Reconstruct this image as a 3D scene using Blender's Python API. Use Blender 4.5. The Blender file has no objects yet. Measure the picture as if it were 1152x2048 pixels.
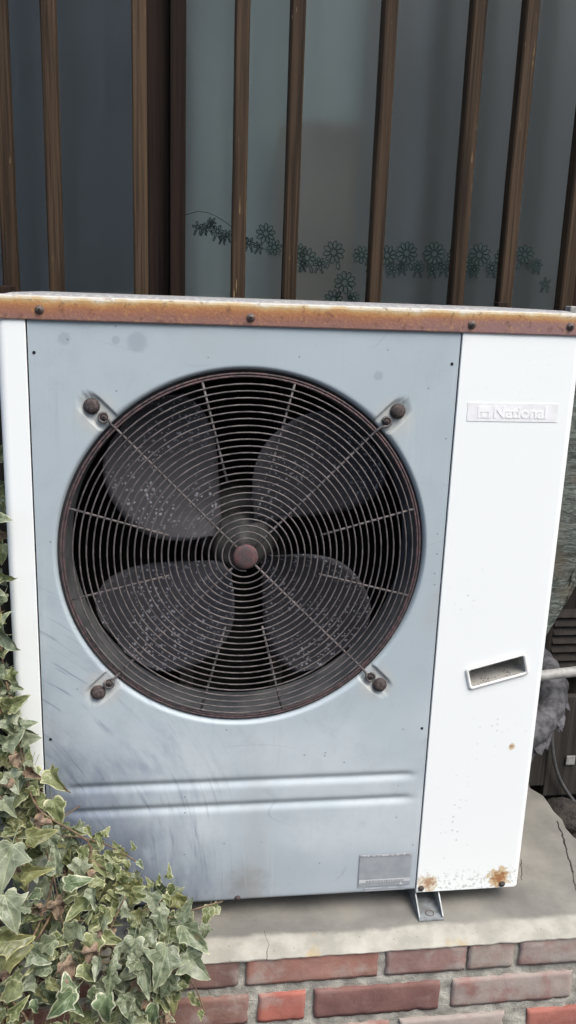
import bpy, bmesh, math, random
from mathutils import Vector, Matrix, noise as mnoise

# ------------------------------------------------------------------ camera, sky, sun, exposure
SC = bpy.context.scene
COL = SC.collection
R = math.radians
CAM_POS = Vector((0.2462, -1.2585, 0.0451))
YAW, PITCH, ROLL = 0.1390, 0.2516, 0.0356
cam = bpy.data.cameras.new("camera")
cam_ob = bpy.data.objects.new("camera", cam)
COL.objects.link(cam_ob)
_f = Vector((math.sin(YAW) * math.cos(PITCH), math.cos(YAW) * math.cos(PITCH), -math.sin(PITCH)))
_r = Vector((math.cos(YAW), -math.sin(YAW), 0))
_u = _r.cross(_f)
_r2 = _r * math.cos(ROLL) + _u * math.sin(ROLL)
_u2 = _u * math.cos(ROLL) - _r * math.sin(ROLL)
_m = Matrix((_r2, _u2, -_f)).transposed().to_4x4()
_m.translation = CAM_POS
cam_ob.matrix_world = _m
cam.sensor_fit = 'VERTICAL'
cam.sensor_height = 36.0
cam.lens = 1699.7 / 2048 * 36.0
cam.clip_start = 0.02
cam.clip_end = 2000
SC.camera = cam_ob

SUN_EL, SUN_AZ = R(56), R(34)          # azimuth measured from -Y (the street side) towards +X
world = bpy.data.worlds.new("World")
SC.world = world
world.use_nodes = True
wt = world.node_tree
sky = wt.nodes.new('ShaderNodeTexSky')
sky.sky_type = 'NISHITA'
sky.sun_disc = False
sky.sun_elevation = SUN_EL
sky.sun_rotation = math.pi - SUN_AZ
sky.air_density = 1.0
sky.dust_density = 3.5
sky.ozone_density = 1.0
wt.links.new(sky.outputs[0], wt.nodes['Background'].inputs[0])
wt.nodes['Background'].inputs[1].default_value = 0.14
sun = bpy.data.lights.new("sun", 'SUN')
sun.energy = 1.2
sun.angle = R(35)
sun.color = (1.0, 0.985, 0.965)
sun_ob = bpy.data.objects.new("sun", sun)
COL.objects.link(sun_ob)
_d = Vector((math.sin(SUN_AZ) * math.cos(SUN_EL), -math.cos(SUN_AZ) * math.cos(SUN_EL), math.sin(SUN_EL)))
sun_ob.rotation_euler = _d.to_track_quat('Z', 'Y').to_euler()
sun_ob.location = (0, -3, 4)
SC.view_settings.view_transform = 'Standard'
SC.view_settings.look = 'None'
SC.view_settings.gamma = 1.0
SC.view_settings.exposure = 1.1
SC.cycles.use_denoising = True
SC.cycles.denoising_prefilter = 'ACCURATE'
SC.cycles.denoising_input_passes = 'RGB_ALBEDO_NORMAL'
SC.cycles.max_bounces = 10
SC.cycles.transmission_bounces = 6
SC.cycles.transparent_max_bounces = 12
SC.cycles.sample_clamp_indirect = 6.0
SC.cycles.caustics_refractive = True

random.seed(7)

# ------------------------------------------------------------------ helpers
def lin(c):
    c /= 255.0
    return c / 12.92 if c <= 0.04045 else ((c + 0.055) / 1.055) ** 2.4

def S(r, g, b):
    return (lin(r), lin(g), lin(b), 1.0)

class Mat:
    """tiny node builder"""
    def __init__(self, name, rough=0.6, metal=0.0, spec=0.5):
        self.m = bpy.data.materials.new(name)
        self.m.use_nodes = True
        self.t = self.m.node_tree
        self.b = self.t.nodes['Principled BSDF']
        self.b.inputs['Roughness'].default_value = rough
        self.b.inputs['Metallic'].default_value = metal
        self.b.inputs['Specular IOR Level'].default_value = spec
        self._pos = None
    def new(self, typ, **kw):
        n = self.t.nodes.new(typ)
        for k, v in kw.items():
            setattr(n, k, v)
        return n
    def put(self, sock, v):
        if isinstance(v, bpy.types.NodeSocket):
            self.t.links.new(v, sock)
        elif isinstance(v, tuple) and len(v) == 3 and sock.type == 'RGBA':
            sock.default_value = (*v, 1)
        else:
            sock.default_value = v
    def pos(self):
        if self._pos is None:
            self._pos = self.new('ShaderNodeNewGeometry').outputs['Position']
        return self._pos
    def obj(self):
        return self.new('ShaderNodeTexCoord').outputs['Object']
    def attr(self, name):
        return self.new('ShaderNodeAttribute', attribute_name=name)
    def xyz(self, v=None):
        n = self.new('ShaderNodeSeparateXYZ')
        self.put(n.inputs[0], v if v is not None else self.pos())
        return n.outputs
    def comb(self, x, y, z):
        n = self.new('ShaderNodeCombineXYZ')
        for i, v in enumerate((x, y, z)):
            self.put(n.inputs[i], v)
        return n.outputs[0]
    def scale(self, v, s):
        n = self.new('ShaderNodeVectorMath', operation='MULTIPLY')
        self.put(n.inputs[0], v)
        n.inputs[1].default_value = s
        return n.outputs[0]
    def add(self, v, w):
        n = self.new('ShaderNodeVectorMath', operation='ADD')
        self.put(n.inputs[0], v)
        self.put(n.inputs[1], w)
        return n.outputs[0]
    def math(self, op, a, b=0.0, c=None, clamp=False):
        n = self.new('ShaderNodeMath', operation=op, use_clamp=clamp)
        self.put(n.inputs[0], a)
        self.put(n.inputs[1], b)
        if c is not None:
            self.put(n.inputs[2], c)
        return n.outputs[0]
    def noise(self, scale, vec=None, detail=4.0, rough=0.55, dist=0.0):
        n = self.new('ShaderNodeTexNoise')
        self.put(n.inputs['Vector'], vec if vec is not None else self.pos())
        n.inputs['Scale'].default_value = scale
        n.inputs['Detail'].default_value = detail
        n.inputs['Roughness'].default_value = rough
        n.inputs['Distortion'].default_value = dist
        return n.outputs['Fac']
    def vor(self, scale, vec=None, rnd=1.0, feature='F1'):
        n = self.new('ShaderNodeTexVoronoi', feature=feature)
        self.put(n.inputs['Vector'], vec if vec is not None else self.pos())
        n.inputs['Scale'].default_value = scale
        n.inputs['Randomness'].default_value = rnd
        return n.outputs
    def vor2(self, scale, off=0.0, warp=0.0):
        o = self.xyz()
        v = self.comb(self.math('ADD', o[0], off), o[2], 0.0)
        if warp:
            v = self.add(v, self.scale(self.comb(self.noise(110), self.noise(117), 0.0), (warp, warp, 0)))
        n = self.new('ShaderNodeTexVoronoi', voronoi_dimensions='2D')
        self.put(n.inputs['Vector'], v)
        n.inputs['Scale'].default_value = scale
        return n.outputs
    def mr(self, v, a, b, c=0.0, d=1.0, smooth=True):
        n = self.new('ShaderNodeMapRange', interpolation_type='SMOOTHSTEP' if smooth else 'LINEAR')
        self.put(n.inputs['Value'], v)
        for k, x in (('From Min', a), ('From Max', b), ('To Min', c), ('To Max', d)):
            n.inputs[k].default_value = x
        return n.outputs['Result']
    def ramp(self, f, stops):
        n = self.new('ShaderNodeValToRGB')
        self.put(n.inputs[0], f)
        e = n.color_ramp.elements
        while len(e) < len(stops):
            e.new(0.5)
        for i, (p, c) in enumerate(stops):
            e[i].position = p
            e[i].color = c if len(c) == 4 else (*c, 1)
        return n.outputs[0]
    def mix(self, f, a, b, blend='MIX'):
        n = self.new('ShaderNodeMix', data_type='RGBA', blend_type=blend)
        self.put(n.inputs[0], f)
        self.put(n.inputs[6], a)
        self.put(n.inputs[7], b)
        return n.outputs[2]
    def bump(self, h, strength=0.3, dist=0.002):
        n = self.new('ShaderNodeBump')
        n.inputs['Strength'].default_value = strength
        n.inputs['Distance'].default_value = dist
        self.put(n.inputs['Height'], h)
        self.put(self.b.inputs['Normal'], n.outputs[0])
    def color(self, c):
        self.put(self.b.inputs['Base Color'], c)
        return self.m
    def rough(self, r):
        self.put(self.b.inputs['Roughness'], r)
    def spot(self, x0, z0, r0, r1, nz=0.0, nscale=60):
        """1 inside a ragged disc at (x0, z0) of the front plane"""
        o = self.xyz()
        dx = self.math('SUBTRACT', o[0], x0)
        dz = self.math('SUBTRACT', o[2], z0)
        d = self.math('SQRT', self.math('ADD', self.math('MULTIPLY', dx, dx), self.math('MULTIPLY', dz, dz)))
        if nz:
            d = self.math('ADD', d, self.math('MULTIPLY', self.math('SUBTRACT', self.noise(nscale), 0.5), nz))
        return self.mr(d, r0, r1, 1.0, 0.0)

class MB:
    """collects faces of one mesh"""
    def __init__(self):
        self.v, self.f, self.mi, self.smooth = [], [], [], []
        self.cur = 0
    def face(self, idx, smooth=False):
        self.f.append(tuple(idx)); self.mi.append(self.cur); self.smooth.append(smooth)
    def addv(self, p):
        self.v.append(tuple(p)); return len(self.v) - 1
    def box(self, a, b, bev=0.0, rot=None, about=None):
        x0, y0, z0 = a; x1, y1, z1 = b
        base = len(self.v)
        if bev <= 0:
            pts = [(x, y, z) for x in (x0, x1) for y in (y0, y1) for z in (z0, z1)]
            fs = [(0, 1, 3, 2), (4, 6, 7, 5), (0, 4, 5, 1), (2, 3, 7, 6), (0, 2, 6, 4), (1, 5, 7, 3)]
            pts = [Vector(p) for p in pts]
        else:
            bm = bmesh.new()
            bmesh.ops.create_cube(bm, size=1.0)
            for v in bm.verts:
                v.co = Vector(((x0 + x1) / 2 + v.co.x * (x1 - x0), (y0 + y1) / 2 + v.co.y * (y1 - y0), (z0 + z1) / 2 + v.co.z * (z1 - z0)))
            bmesh.ops.bevel(bm, geom=bm.edges[:], offset=bev, segments=2, profile=0.5, affect='EDGES')
            bm.verts.ensure_lookup_table(); bm.verts.index_update()
            pts = [v.co.copy() for v in bm.verts]
            fs = [[v.index for v in f.verts] for f in bm.faces]
            bm.free()
        if rot is not None:
            c = Vector(about)
            pts = [rot @ (p - c) + c for p in pts]
        for p in pts:
            self.addv(p)
        for f in fs:
            self.face([base + i for i in f])
    def tube(self, path, r, n=8, caps=True, closed=False):
        path = [Vector(p) for p in path]
        rr = r if isinstance(r, (list, tuple)) else [r] * len(path)
        rings = []
        ref = Vector((0, 1, 0))
        m = len(path)
        for i, p in enumerate(path):
            if closed:
                t = path[(i + 1) % m] - path[i - 1]
            else:
                t = path[min(i + 1, m - 1)] - path[max(i - 1, 0)]
            t = t.normalized()
            q = ref if abs(t.dot(ref)) < 0.95 else Vector((0, 0, 1))
            a = t.cross(q).normalized(); b = t.cross(a)
            rings.append([self.addv(p + (a * math.cos(2 * math.pi * k / n) + b * math.sin(2 * math.pi * k / n)) * rr[i]) for k in range(n)])
        for i in range(m if closed else m - 1):
            A, B = rings[i], rings[(i + 1) % m]
            for k in range(n):
                self.face((A[k], A[(k + 1) % n], B[(k + 1) % n], B[k]), True)
        if caps and not closed:
            self.face(rings[0][::-1]); self.face(rings[-1])
    def lathe(self, c, prof, n=24, axis='Y'):
        """prof: list of (radius, offset along axis)"""
        c = Vector(c); rings = []
        for r, h in prof:
            ring = []
            for k in range(n if r > 1e-6 else 1):
                a = 2 * math.pi * k / n
                u, w = r * math.cos(a), r * math.sin(a)
                d = {'Y': (u, h, w), 'Z': (u, w, h), 'X': (h, u, w)}[axis]
                ring.append(self.addv(c + Vector(d)))
            rings.append(ring)
        for A, B in zip(rings, rings[1:]):
            for k in range(n):
                k2 = (k + 1) % n
                if len(A) == 1 and len(B) > 1: self.face((A[0], B[k], B[k2]), True)
                elif len(B) == 1 and len(A) > 1: self.face((A[k], A[k2], B[0]), True)
                elif len(A) > 1: self.face((A[k], A[k2], B[k2], B[k]), True)
    def grid(self, fn, nu, nv, smooth=True):
        base = len(self.v)
        for i in range(nu + 1):
            for j in range(nv + 1):
                self.addv(fn(i / nu, j / nv))
        for i in range(nu):
            for j in range(nv):
                a = base + i * (nv + 1) + j
                self.face((a, a + nv + 1, a + nv + 2, a + 1), smooth)
    def prism(self, poly, y0, y1):
        """poly in (x, z), extruded along y"""
        n = len(poly)
        A = [self.addv((x, y0, z)) for x, z in poly]; B = [self.addv((x, y1, z)) for x, z in poly]
        self.face(A); self.face(B[::-1])
        for k in range(n):
            self.face((A[k], B[k], B[(k + 1) % n], A[(k + 1) % n]))

WORLD_AT = {}
def obj(name, mb, mats, parent=None, origin=None):
    """one mesh object with its origin at its own centre"""
    v = [Vector(p) for p in mb.v]
    if origin is None:
        lo = Vector([min(p[i] for p in v) for i in range(3)]); hi = Vector([max(p[i] for p in v) for i in range(3)])
        origin = (lo + hi) / 2
    origin = Vector(origin)
    me = bpy.data.meshes.new(name)
    me.from_pydata([p - origin for p in v], [], mb.f)
    me.polygons.foreach_set('use_smooth', mb.smooth)
    me.polygons.foreach_set('material_index', mb.mi)
    for m in (mats if isinstance(mats, (list, tuple)) else [mats]):
        me.materials.append(m)
    bm = bmesh.new(); bm.from_mesh(me)
    bmesh.ops.recalc_face_normals(bm, faces=bm.faces[:])
    bm.to_mesh(me); bm.free()
    me.update()
    o = bpy.data.objects.new(name, me)
    COL.objects.link(o)
    place(o, origin, parent)
    return o
def place(o, at, parent=None):
    at = Vector(at)
    WORLD_AT[o] = at
    if parent is not None:
        o.parent = parent
        o.location = at - WORLD_AT[parent]
    else:
        o.location = at
def thing(name, label, cat, loc, group=None):
    o = bpy.data.objects.new(name, None)
    o.empty_display_size = 0.05
    COL.objects.link(o)
    place(o, loc)
    return tag(o, label, cat, group)
def tag(o, label, cat, group=None):
    o["label"] = label; o["category"] = cat
    if group: o["group"] = group
    return o
def structure(o):
    o["kind"] = "structure"; return o
def fbm(x, y, z=0.0, s=1.0, o=4):
    return mnoise.fractal(Vector((x * s, y * s, z * s)), 1.0, 2.0, o)

# ------------------------------------------------------------------ materials
def mat_panel():
    m = Mat("weathered_zinc_paint", rough=0.55, spec=0.35)
    o = m.xyz()
    x, z = o[0], o[2]
    base = m.mix(m.noise(7.0, detail=5), (.335, .40, .425), (.40, .46, .48))
    # yellowish grey tide marks
    base = m.mix(m.math('MULTIPLY', m.mr(m.noise(5.0, m.scale(m.pos(), (1, 1, .7)), 3), .56, .74), .5), base, (.36, .37, .355))
    # paler, cloudy lower field, darker again towards the bottom
    low = m.mr(m.math('ADD', z, m.math('MULTIPLY', m.noise(6.0), .22)), -.62, -.42, 1, 0)
    base = m.mix(m.math('MULTIPLY', low, .8), base, m.mix(m.mr(m.noise(4.5, m.add(m.pos(), (2, 0, 1)), 5, .6), .35, .65), (.40, .455, .48), (.515, .565, .58)))
    base = m.mix(m.math('MULTIPLY', m.mr(m.noise(9.0, m.add(m.pos(), (7, 0, 3)), 6, .7), .50, .70), .35), base, (.30, .335, .35))
    base = m.mix(m.mr(m.math('ADD', z, m.math('MULTIPLY', m.noise(7, detail=4), .10)), -.80, -.88, 0, .75), base, (.335, .38, .41))
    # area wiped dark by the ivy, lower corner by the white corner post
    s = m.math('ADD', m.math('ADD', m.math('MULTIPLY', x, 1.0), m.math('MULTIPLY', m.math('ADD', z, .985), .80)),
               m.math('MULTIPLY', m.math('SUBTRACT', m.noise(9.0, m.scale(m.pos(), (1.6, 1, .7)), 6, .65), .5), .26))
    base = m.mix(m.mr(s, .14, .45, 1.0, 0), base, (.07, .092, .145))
    # arcs swept by leaves: streaks around a centre low at the ivy
    dx = m.math('SUBTRACT', x, -.24); dz = m.math('SUBTRACT', z, -.95)
    rad = m.math('SQRT', m.math('ADD', m.math('MULTIPLY', dx, dx), m.math('MULTIPLY', dz, dz)))
    ang = m.math('ARCTAN2', dz, dx)
    rw = m.math('ADD', rad, m.math('MULTIPLY', m.math('SUBTRACT', m.noise(3.0, detail=2), .5), .045))
    for sc, a0, a1, colr, k, off in ((26, .47, .66, (.19, .225, .29), .62, 0.0), (22, .50, .68, (.42, .475, .51), .50, 7.3), (70, .54, .70, (.13, .16, .215), .65, 3.1), (170, .56, .68, (.11, .14, .19), .55, 5.7)):
        v = m.comb(m.math('ADD', m.math('MULTIPLY', rw, sc), off), m.math('MULTIPLY', ang, 3.4), off)
        st = m.mr(m.noise(1.0, v, 4.0, .6), a0, a1)
        msk = m.math('MULTIPLY', m.mr(rad, .68, .50), m.mr(m.noise(5.5, m.add(m.pos(), (off, 0, 0))), .40, .56))
        base = m.mix(m.math('MULTIPLY', m.math('MULTIPLY', st, msk), k), base, colr)
    # drifting vertical streak from the hole to the bottom screw and grime around it
    base = m.mix(m.math('MULTIPLY', m.spot(.372, -.95, .0, .06, .05), .7), base, (.20, .205, .19))
    st = m.math('MULTIPLY', m.mr(m.math('ABSOLUTE', m.math('SUBTRACT', x, m.math('ADD', .37, m.math('MULTIPLY', m.noise(8), .03)))), .03, .0), m.mr(z, -.66, -.80))
    base = m.mix(m.math('MULTIPLY', st, .28), base, (.34, .34, .32))
    # bare cream paint around the lugs
    for bx, bz in ((.136, -.135), (.58, -.135), (.136, -.57), (.58, -.573)):
        base = m.mix(m.math('MULTIPLY', m.spot(bx, bz, .012, .042, .02), .55), base, (.47, .46, .40))
    # round fingerprints, small pits
    for bx, bz, r in ((.552, -.07, .008), (.165, -.028, .0065), (.195, -.03, .016), (.093, -.028, .010)):
        base = m.mix(m.math('MULTIPLY', m.spot(bx, bz, r * .6, r * 1.15, .006, 200), .38), base, (.20, .225, .27))
    vo = m.vor2(30.0)
    pits = m.math('MULTIPLY', m.mr(vo['Distance'], .035, .055, 1, 0), m.mr(m.xyz(vo['Color'])[0], .90, .92))
    base = m.mix(m.math('MULTIPLY', pits, .65), base, (.12, .13, .15))
    # run marks and hairline scratches
    rn = m.mr(m.noise(1.0, m.scale(m.pos(), (70, 1, 2.2)), 5, .65), .56, .74)
    base = m.mix(m.math('MULTIPLY', m.math('MULTIPLY', rn, m.mr(m.noise(3.5), .40, .60)), .30), base, (.27, .30, .315))
    rn2 = m.mr(m.noise(1.0, m.scale(m.add(m.pos(), (3, 0, 0)), (45, 1, 3.0)), 5, .65), .58, .72)
    base = m.mix(m.math('MULTIPLY', rn2, .22), base, (.53, .56, .55))
    sc_ = m.math('ABSOLUTE', m.math('SUBTRACT', m.noise(2.2, m.scale(m.pos(), (1, 1, 2.4)), 2, .4, .6), .5))
    base = m.mix(m.math('MULTIPLY', m.mr(sc_, .0012, .003, 1, 0), m.mr(m.noise(4.0, m.add(m.pos(), (5, 0, 0))), .52, .62, 0, .28)), base, (.20, .22, .24))
    base = m.mix(m.math('MULTIPLY', m.mr(m.noise(48, detail=6, rough=.7), .56, .72), .16), base, (.22, .24, .25))
    # dirt along the bottom fold
    base = m.mix(m.math('MULTIPLY', m.mr(m.math('ADD', z, m.math('MULTIPLY', m.noise(35), .03)), -.985, -.945, 1, 0), .5), base, (.16, .175, .20))
    m.rough(m.mr(m.noise(11.0), .3, .7, .42, .66))
    m.bump(m.noise(5.0, detail=2), .12, .004)
    return m.color(base)

def mat_white():
    m = Mat("white_enamel", rough=0.35, spec=0.5)
    c = m.mix(m.noise(4.0), (.785, .82, .795), (.81, .84, .815))
    vo = m.vor2(95.0, 0, .004)
    dens = m.math('MULTIPLY', m.mr(m.noise(7.0, m.scale(m.pos(), (1, 1, .6)), 3), .52, .66), m.mr(m.xyz()[2], -.25, -.5, .12, 1))
    sp = m.math('MULTIPLY', m.mr(vo['Distance'], .10, .22, 1, 0), m.math('MULTIPLY', m.mr(m.xyz(vo['Color'])[0], .78, .82), dens))
    c = m.mix(m.math('MULTIPLY', sp, .6), c, (.36, .355, .33))
    grime = m.math('MULTIPLY', m.mr(m.math('ADD', m.xyz()[2], m.math('MULTIPLY', m.noise(90, detail=6), .035)), -.945, -.915, 1, 0), m.mr(m.noise(150, detail=5), .52, .62))
    c = m.mix(m.math('MULTIPLY', grime, .55), c, (.32, .31, .28))
    for bx, bz, r, k in ((.830, -.962, .023, 1.0), (.698, -.966, .019, .75), (.827, -.70, .007, .8)):
        halo = m.spot(bx, bz, r * .70, r * 1.05, r * 1.9, 95)
        core = m.spot(bx, bz, r * .25, r * .75, r * 2.2, 140)
        c = m.mix(m.math('MULTIPLY', halo, .8 * k), c, (.52, .37, .16))
        c = m.mix(m.math('MULTIPLY', core, .9 * k), c, m.mix(m.noise(200, detail=4), (.17, .06, .022), (.42, .18, .05)))
    m.bump(m.noise(4.0, detail=2), .06, .004)
    return m.color(c)

def mat_rust_cover():
    m = Mat("rusted_cover_paint", rough=0.8, spec=0.25)
    o = m.xyz()
    n1 = m.noise(22, detail=6, rough=.65)
    t = m.math('ADD', m.math('DIVIDE', m.math('ADD', o[2], .002), .033), m.math('MULTIPLY', m.math('SUBTRACT', n1, .5), .55))
    c = m.ramp(t, [(0.0, (.22, .125, .105)), (.28, (.25, .122, .085)), (.54, (.31, .14, .068)), (.70, (.40, .215, .085)), (.84, (.46, .36, .20)), (.96, (.53, .515, .45))])
    mauve = m.math('MULTIPLY', m.mr(m.math('ADD', o[0], m.math('MULTIPLY', m.noise(6), .5)), .75, 1.05), m.mr(o[2], .022, .012))
    c = m.mix(m.math('MULTIPLY', mauve, .8), c, (.24, .15, .145))
    fl = m.mr(m.noise(160, detail=5), .55, .66)
    c = m.mix(m.math('MULTIPLY', fl, .35), c, (.46, .26, .10))
    dk = m.mr(m.noise(90, detail=4), .58, .68)
    c = m.mix(m.math('MULTIPLY', dk, .5), c, (.11, .055, .04))
    top = m.mix(m.mr(m.noise(120, detail=5), .5, .62), (.25, .25, .247), (.36, .355, .335))
    c = m.mix(m.mr(o[2], .0295, .0315), c, top)
    m.bump(m.noise(260, detail=5), .5, .0015)
    return m.color(c)

def mat_simple(name, c0, c1, scale, rough=.6, metal=0.0, bump=0.0, bscale=150, spec=.5, bdist=.001):
    m = Mat(name, rough, metal, spec)
    if bump: m.bump(m.noise(bscale, detail=4), bump, bdist)
    return m.color(m.mix(m.mr(m.noise(scale, detail=5), .35, .65), c0, c1))

M_PANEL = mat_panel()
M_WHITE = mat_white()
M_COVER = mat_rust_cover()
M_HANDLE = mat_simple("handle_plastic", (.66, .66, .62), (.74, .74, .70), 40, .5)
def mat_handle_inside():  # pocket shade put into a darker tone of the plastic, plus dark specks
    m = Mat("shaded_dusty_plastic", .7)
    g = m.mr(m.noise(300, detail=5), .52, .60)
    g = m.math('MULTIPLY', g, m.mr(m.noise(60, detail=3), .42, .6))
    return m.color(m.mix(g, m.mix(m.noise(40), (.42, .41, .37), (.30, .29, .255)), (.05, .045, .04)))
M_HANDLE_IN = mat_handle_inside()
M_WIRE = mat_simple("grille_wire", (.058, .051, .049), (.125, .110, .105), 60, .6, 0, .4, 600)
M_RIM = mat_simple("rusted_rim_wire", (.040, .033, .034), (.105, .062, .062), 160, .75, 0, .6, 500)
M_BOLT = mat_simple("rusted_bolt", (.032, .026, .025), (.085, .062, .056), 260, .8, 0, .8, 500, bdist=.002)
M_CAP = mat_simple("rusted_cap", (.055, .045, .045), (.115, .052, .052), 75, .75, 0, .8, 700, bdist=.0015)
M_SHROUD = mat_simple("shroud_metal", (.050, .054, .058), (.105, .108, .108), 14, .55, 0, .2, 80)
M_DARK = mat_simple("dark_inside", (.006, .006, .007), (.012, .012, .013), 20, .8)
M_MOTOR = mat_simple("motor_grey", (.028, .028, .028), (.062, .058, .052), 60, .6, 0, .4, 200)
M_HOLE = mat_simple("hole_black", (.004, .004, .004), (.006, .006, .006), 20, .9)
M_FOOT = mat_simple("galvanised_foot", (.30, .325, .33), (.20, .21, .205), 60, .5, .3, .3, 200)
M_SCREW = mat_simple("tarnished_screw", (.07, .055, .048), (.16, .12, .10), 260, .6, .3, .4, 600)

def mat_blade():
    m = Mat("dusty_fan_blade", rough=0.6, spec=0.35)
    c = m.mix(m.noise(25, detail=5), (.026, .026, .029), (.050, .050, .055))
    for sc, k, of in ((105, .62, 0.0), (170, .66, 3.3)):
        vo = m.vor2(sc, of, .006)
        sp = m.math('MULTIPLY', m.mr(vo['Distance'], .13, .30, 1, 0), m.mr(m.xyz(vo['Color'])[1], k, k + .1))
        sp = m.math('MULTIPLY', sp, m.mr(m.noise(11, detail=2), .38, .60))
        c = m.mix(m.math('MULTIPLY', sp, .8), c, (.30, .30, .325))
    return m.color(c)
M_BLADE = mat_blade()

def mat_wood(name, dark, light, scr=.5):
    m = Mat(name, rough=0.7, spec=0.15)
    oi = m.new('ShaderNodeObjectInfo')
    p = m.add(m.pos(), m.scale(m.comb(oi.outputs['Random'], oi.outputs['Random'], oi.outputs['Random']), (7, 3, 11)))
    g = m.noise(1.0, m.scale(p, (320, 320, 5)), 5, .6)
    g2 = m.noise(1.0, m.scale(p, (70, 70, 1.6)), 3, .5)
    c = m.mix(m.mr(m.math('ADD', m.math('MULTIPLY', g, .6), m.math('MULTIPLY', g2, .5)), .38, .70), dark, light)
    c = m.mix(m.math('MULTIPLY', oi.outputs['Random'], .35), c, tuple(v * .55 for v in dark))
    s = m.mr(m.noise(1.0, m.scale(p, (240, 240, 14)), 4, .6), .66, .70)
    s = m.math('MULTIPLY', s, m.mr(m.noise(9.0, p), .50, .62))
    c = m.mix(m.math('MULTIPLY', s, scr), c, (.33, .24, .12))
    m.bump(g, .5, .0012)
    return m.color(c)
M_BAR = mat_wood("dark_stained_wood", (.015, .0098, .006), (.074, .048, .028), .85)
M_STILE = mat_wood("sash_wood", (.012, .0075, .0055), (.034, .020, .0135), .0)
M_PLANK = mat_wood("weathered_plank", (.012, .010, .0085), (.032, .027, .023), .0)
M_BOARD = mat_wood("grey_board", (.022, .020, .018), (.058, .053, .047), .0)

def mat_glass(name, tint):
    m = Mat(name, rough=0.32, spec=0.06)
    m.b.inputs['Coat Weight'].default_value = 1.0
    m.b.inputs['Coat Roughness'].default_value = 0.03
    m.b.inputs['Coat IOR'].default_value = 1.45
    m.b.inputs['Transmission Weight'].default_value = 0.95
    m.b.inputs['IOR'].default_value = 1.45
    return m.color((*tint, 1))
M_GLASS = mat_glass("frosted_glass", (.66, .735, .725))
M_GLASS_B = mat_glass("frosted_glass_blue", (.40, .47, .50))
M_FLOWER = mat_simple("sticker_line", (.006, .016, .0145), (.022, .042, .039), 90, .4)
def mat_fill():
    m = Mat("sticker_film", .35)
    m.color(m.mix(m.noise(60), (.05, .10, .095), (.13, .19, .18)))
    m.b.inputs['Alpha'].default_value = 0.35
    return m.m
M_FILM = mat_fill()
M_CURTAIN = mat_simple("pale_curtain", (.50, .56, .545), (.60, .65, .63), 6, .9)
M_CURTAIN_D = mat_simple("grey_curtain", (.15, .175, .19), (.21, .235, .25), 6, .9)
M_CARD = mat_simple("brown_cupboard", (.20, .14, .10), (.26, .19, .14), 8, .8)
M_FACADE = mat_simple("render_facade", (.30, .29, .27), (.36, .35, .325), 1.2, .9)
M_ROOF = mat_simple("dark_roof_tile", (.05, .05, .055), (.08, .08, .085), 3, .7)
M_FRAME = mat_simple("white_window_frame", (.62, .62, .60), (.68, .68, .66), 4, .5)
M_DARKPANE = mat_simple("dark_window_glass", (.02, .022, .025), (.03, .032, .035), 2, .1)
M_ROOM = mat_simple("room_plaster", (.05, .052, .054), (.07, .072, .074), 3, .9)

def mat_brick():
    m = Mat("fired_brick", rough=0.85, spec=0.25)
    oi = m.new('ShaderNodeObjectInfo')
    r = oi.outputs['Random']
    p = m.add(m.pos(), m.scale(m.comb(r, r, r), (5, 5, 5)))
    c = m.mix(.24, oi.outputs['Color'], (.31, .275, .245))
    c = m.mix(m.math('MULTIPLY', m.mr(m.noise(16, p, 4), .35, .65), .55), c, m.mix(1.0, c, (.62, .60, .64), 'MULTIPLY'))
    c = m.mix(m.math('MULTIPLY', m.mr(m.noise(26, m.add(p, (9, 0, 0)), 4), .5, .72), .45), c, m.mix(.5, c, (.34, .25, .23)))
    sp = m.mr(m.vor(320, p)['Distance'], .1, .2, 1, 0)
    c = m.mix(m.math('MULTIPLY', sp, .25), c, (.33, .27, .25))
    # thin lime smear
    sm = m.noise(14, m.add(p, (3, 0, 2)), 6, .65)
    sm = m.math('ADD', sm, m.math('MULTIPLY', m.math('SUBTRACT', oi.outputs['Alpha'], .42), .55))
    c = m.mix(m.math('MULTIPLY', m.mr(sm, .50, .74), .72), c, m.mix(m.noise(60, p, 4), (.30, .285, .25), (.40, .37, .33)))
    m.bump(m.math('ADD', m.noise(60, p, 5), m.math('MULTIPLY', m.noise(400, p, 3), .35)), .5, .003)
    return m.color(c)
M_BRICK = mat_brick()

def mat_mortar():
    m = Mat("lime_mortar", rough=0.92, spec=0.2)
    c = m.mix(m.mr(m.noise(30, detail=6), .35, .68), (.27, .262, .225), (.48, .465, .40))
    c = m.mix(m.math('MULTIPLY', m.mr(m.noise(11, detail=4), .55, .72), .6), c, (.15, .148, .13))
    m.bump(m.math('ADD', m.noise(160, detail=5), m.noise(500, detail=3)), .8, .003)
    return m.color(c)
M_MORTAR = mat_mortar()

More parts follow.
